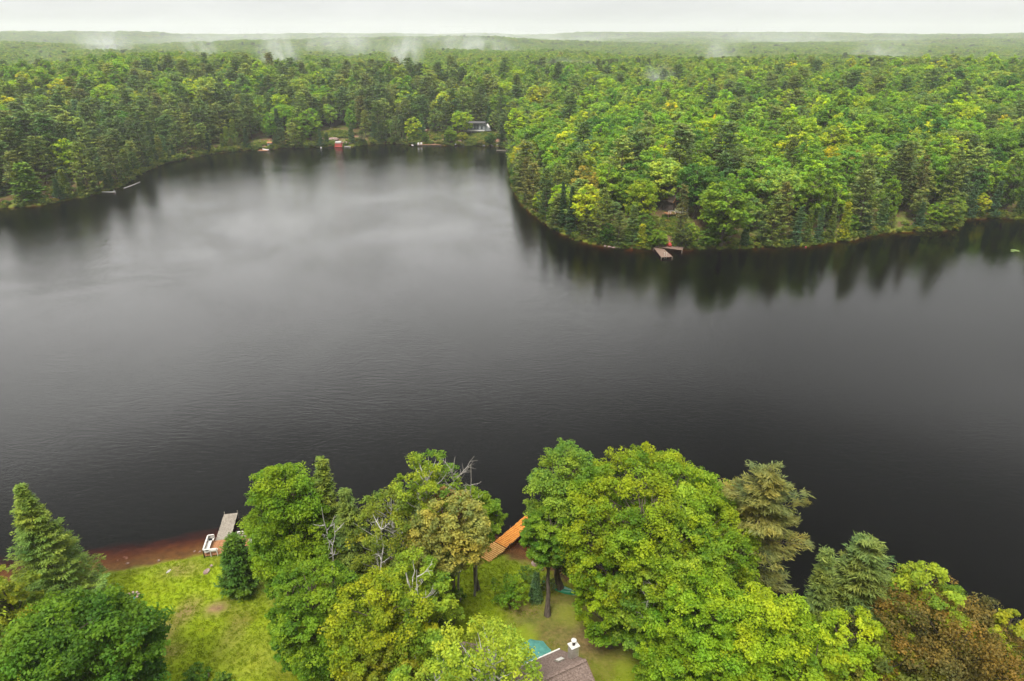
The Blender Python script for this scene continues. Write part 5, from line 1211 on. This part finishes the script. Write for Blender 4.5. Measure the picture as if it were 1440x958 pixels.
m = MB(); m.tube([(0, 0, 2.0), (0, 0, 2.25), (0, 0, 2.6)], [1.5, 1.0, .06], 10); m.build('canopy', M['cutwood'], e); m = MB(); m.tube([(0, 0, 0), (0, 0, 2.2)], [.04, .04], 6); m.build('pole', M['metal'], e)
platform('dock', 'orange-brown shoreline boardwalk at the little beach', 604, 203.4, (13, 1.8), .0, 'plank_red', z=.5)
x, y, z = atg(593, 202); e = empty('stairs', (x, y, z)); tag(e, 'orange wooden steps climbing from the little beach', 'stairs')
for i in range(9): m = MB(); m.box((.1 * i, .8 * i, .3 + .42 * i), (2.0, .8, .14)); m.build('step', M['plank_red'], e)
for i, (px, py) in enumerate(((588.5, 204.5), (592.5, 204.3))):
    x, y = at(px, py, .45); chair('lounge_chair', ('white chair on the water\'s edge at the little beach, nearer the pines', 'white chair on the water\'s edge at the little beach, nearer the boardwalk')[i], (x, y - .4, .5), 3.14, 'white', 1.5, None)
x, y, z = atg(597.5, 198.5); chair('deck_chair', 'grey-blue chair on the orange steps of the little beach', (x, y, z + .4), 3.0, 'blue', 1.6)
for i, (px, py, d_, mt, lb) in enumerate([(646, 200, (3.2, 2.4, 1.8), 'rock', 'pink granite boulder below the glass-fronted cottage, larger one'), (650, 203, (2.6, 1.6, 1.3), 'paleboulder', 'pale granite boulder at the waterline below the glass-fronted cottage'), (641, 203.5, (2, 1.4, 1), 'paleboulder', 'small pale boulder at the waterline nearest the boardwalk'),
    (693, 204.5, (2.0, 1.3, 1.1), 'paleboulder', 'white shore boulder before the channel, first of two'), (698.5, 204.6, (1.8, 1.1, .9), 'paleboulder', 'white shore boulder before the channel, second of two'), (716, 211, (2.8, 2.4, 2.4), 'paleboulder', 'large pinkish boulder at the channel dock'), (680, 204.3, (1.6, 1, .5), 'paleboulder', 'flat pale stone below the bushes of the glass-fronted cottage'),
    (580, 204.6, (2.4, 1.2, .7), 'paleboulder', 'pale flat rock beside the two white chairs')]):
    rocky('boulder', lb, px, py, d_, mt, 620 + i, cat='boulder')
platform('dock', 'small pale dock at the head of the channel touching the pinkish boulder', 705, 211.3, (5.2, 1.1), .02, 'plank_grey')
# the point
gable('cottage', 'steep dark-roofed cottage half hidden behind maples on the point', 944, 294, 6.0, 7, 3.6, 3.4, .55, 'siding_dark', 'shingle', 'plank_red', [(-1.2, 2.6, 1.4, 1.3), (1.4, 2.6, 1.4, 1.3)], base=1)
x, y, z = atg(949, 305); e = empty('deck_platform', (x, y, z), .3); tag(e, 'raised red-brown deck with white railing before the point cottage', 'deck')
m = MB(); plank_run(m, (-3.4, 0), (3.4, 0), 3, 1.3, pw=.28, gap=.03, seed=12); m.build('deck', M['plank_red'], e)
m = MB()
for i in range(9): m.bar((-3.3 + i * .825, -1.45, 1.3), (-3.3 + i * .825, -1.45, 2.3), .09, .09)
m.bar((-3.4, -1.45, 2.3), (3.4, -1.45, 2.3), .12, .1); m.bar((-3.4, -1.45, 1.75), (3.4, -1.45, 1.75), .08, .08); m.build('railing', M['white'], e)
for s in (-3, 0, 3): m = MB(); m.box((s, -1.2, .4), (.2, .2, 1.7)); m.build('post', M['siding'], e)
near_dec('bush', 'white-flowering bush beside the cottage deck on the point', 957, 290, 3.4, 4.2, (.62, .62, .58), 640, cat='bush', ncl=20, sub=5, nl=9, base=.03, zc=.45, rc=.34, leaf=.3)
def qdock(name, label, pxs, z, mat, parent_tag='deck'):
    P_ = [at(px, py, z) for px, py in pxs]; c = np.mean(P_, 0); e = empty(name, (c[0], c[1], 0)); tag(e, label, 'dock')
    a0, a1, b1, b0 = [np.array(p) - c for p in P_]     # near-edge a0-a1, far-edge b0-b1 ; planks run across a->b
    m = MB(); n = int(max(np.hypot(*(a1 - a0)), np.hypot(*(b1 - b0))) / .26)
    for i in range(n):
        f0, f1 = i / n, (i + .9) / n; p, q, r_, s_ = a0 + (a1 - a0) * f0, a0 + (a1 - a0) * f1, b0 + (b1 - b0) * f1, b0 + (b1 - b0) * f0
        m.hexa([(*p, z - .06), (*q, z - .06), (*r_, z - .06), (*s_, z - .06), (*p, z), (*q, z), (*r_, z), (*s_, z)])
    m.build('deck', M[mat], e); m = MB()
    for p in (a0, a1, b1, b0): m.box((p[0] * .96, p[1] * .96, z - .6), (.2, .2, 1.1))
    m.build('frame', M['plank_grey'], e)
    return e
qdock('shore_deck', 'broad red-brown shore deck on the point holding two red chairs', [(919, 346.5), (960, 352.0), (962, 344.5), (916, 337)], .75, 'plank_brown')
qdock('dock', 'short brown dock slanting out from the shore deck of the point', [(930, 362), (946, 361), (934, 350.5), (919, 348)], .55, 'plank_brown')
x, y = at(935.5, 361, .3); e = empty('swim_ladder', (x, y - .15, 0)); tag(e, 'white swim ladder at the end of the short brown dock on the point', 'ladder')
for s in (-.28, .28): m = MB(); m.tube([(s, 0, -.7), (s, 0, 1.35), (s, .4, 1.45)], [.05] * 3, 6); m.build('rail', M['white'], e)
for zq in (-.2, .15, .5): m = MB(); m.bar((-.28, 0, zq), (.28, 0, zq), .06, .05); m.build('rung', M['white'], e)
for i, (px, py) in enumerate(((938.6, 346.3), (942, 347.2))):
    x, y = at(px, py, .76); chair('adirondack_chair', ('red adirondack chair on the shore deck of the point, nearer the bright cedar', 'red adirondack chair on the shore deck of the point, nearer the broad maple')[i], (x, y, .76), 3.5 - .4 * i, 'red', 1.15)
for i, (px, py, w_) in enumerate(((851, 346.5, 1.1), (857, 347.6, 1.4), (864, 348.6, 1.6), (871, 348.9, 1.2))):
    rocky('boulder', ORD[i].capitalize() + ' pale stone of the row along the stony shore of the point', px, py, (w_, .8, .5), 'rock', 650 + i, cat='boulder', group='pale stones along the stony shore')
rocky('buoy', 'small red buoy at the waterline under the row of small dark spires', 1133, 348, (.6, .5, .5), 'dullred', 660, cat='buoy', z=0)
for i, (px, py, r_) in enumerate(((1427, 352, 1.1), (1430.5, 353, .8), (1424, 353.6, .6))):
    x, y = at(px, py, .02); m = MB(); k = 9
    m.add([(0, 0, .03)] + [(r_ * math.cos(.25 + 5.8 * j / k), .8 * r_ * math.sin(.25 + 5.8 * j / k), .02) for j in range(k + 1)] + [(0, 0, -.02)], [], [(0, 1 + j, 2 + j) for j in range(k)] + [(k + 2, 2 + j, 1 + j) for j in range(k)])
    tag(m.build('lily_pad', M['lily'], None, (x, y, .01)), ('largest floating lily pad in the bay', 'second floating lily pad in the bay, farther out', 'smallest floating lily pad in the bay, nearest the camera')[i], 'lily pad')

# ------------------------------------------------------------------ rising mist over the wooded hollows
def mist(label, px, py, dist, w_, h, dp, dens, lean=0., seed=1, fx=1.5):
    m_, nt, out = nmat('rising_mist'); tc = nt.nodes.new('ShaderNodeTexCoord')
    mp = nd(nt, 'ShaderNodeMapping'); ln(nt, tc.outputs['Object'], mp.inputs[0]); mp.inputs['Location'].default_value = (seed * 3.1, seed * 1.7, 0); mp.inputs['Scale'].default_value = (fx, 1.5, .8)
    n = noise(nt, mp.outputs[0], 1.5, 4, .6, .6)
    g = nt.nodes.new('ShaderNodeVectorMath'); g.operation = 'LENGTH'; ln(nt, tc.outputs['Object'], g.inputs[0])
    fall = nd(nt, 'ShaderNodeMapRange', i_1=.98, i_2=.2, i_3=0., i_4=1.); ln(nt, g.outputs['Value'], fall.inputs[0])
    nn = nd(nt, 'ShaderNodeMapRange', i_1=.42, i_2=.72, i_3=0., i_4=1.); ln(nt, n, nn.inputs[0])
    pv = nd(nt, 'ShaderNodeVolumePrincipled'); pv.inputs['Color'].default_value = (.97, .98, 1, 1); pv.inputs['Anisotropy'].default_value = .2
    ln(nt, mth(nt, 'MULTIPLY', mth(nt, 'MULTIPLY', fall.outputs[0], nn.outputs[0]), dens), pv.inputs['Density']); ln(nt, pv.outputs[0], out.inputs['Volume'])
    import bmesh
    bm = bmesh.new(); bmesh.ops.create_icosphere(bm, subdivisions=2, radius=1); me = D_.meshes.new('mist'); bm.to_mesh(me); bm.free(); me.materials.append(m_)
    d = ray(px, py); d = d / d[1]; p = np.array([0, 0, CAM_H]) + d * dist
    o = link(D_.objects.new('mist', me), None, tuple(p)); o.scale = (w_, dp, h); o.rotation_euler = (0, lean, 0); tag(o, label, kind='stuff')
mist('thin column of mist rising from the hollow above the side woods', 288, 80, 640, 15, 30, 30, .055, -.5, 1)
mist('white mist wisp over the ridge gap', 150, 64, 1300, 40, 30, 80, .03, .3, 2)
mist('mist plume beside the pine knoll', 392, 78, 640, 20, 22, 40, .05, -.35, 3)
mist('mist plume behind the pine knoll', 570, 72, 680, 20, 24, 40, .05, .2, 4)
mist('broad faint plume farther behind the pine knoll', 500, 66, 1100, 60, 34, 100, .007, .2, 14)
mist('faint vapour over the green woods of the point', 928, 122, 470, 14, 18, 30, .03, -.6, 5)
mist('low fog bank lying between the distant ridges', 760, 55, 2900, 700, 40, 500, .0022, .03, 6, 5)
mist('fog patch drifting along the distant valley', 330, 55, 2700, 380, 36, 400, .0026, -.03, 7, 5)
mist('fog patch before the farthest hills', 1130, 57, 2700, 420, 40, 400, .0026, .04, 8, 5)
mist('drifting vapour over the far middle woods', 660, 64, 1500, 130, 34, 150, .009, .15, 16, 3)
mist('drifting vapour over the far bay woods', 1240, 76, 1000, 60, 26, 80, .012, -.3, 17, 2)
mist('thin wisp above the near side woods', 60, 92, 560, 16, 14, 30, .02, -.5, 21)
mist('long low wisp over the middle of the green woods', 820, 96, 620, 40, 9, 30, .014, .15, 22, 3)
mist('loose vapour strand before the far middle ridge', 470, 60, 1500, 110, 26, 150, .005, -.1, 23, 3)
mist('faint vapour over the woods between point and far ridge', 1012, 84, 800, 30, 24, 60, .018, .4, 9)
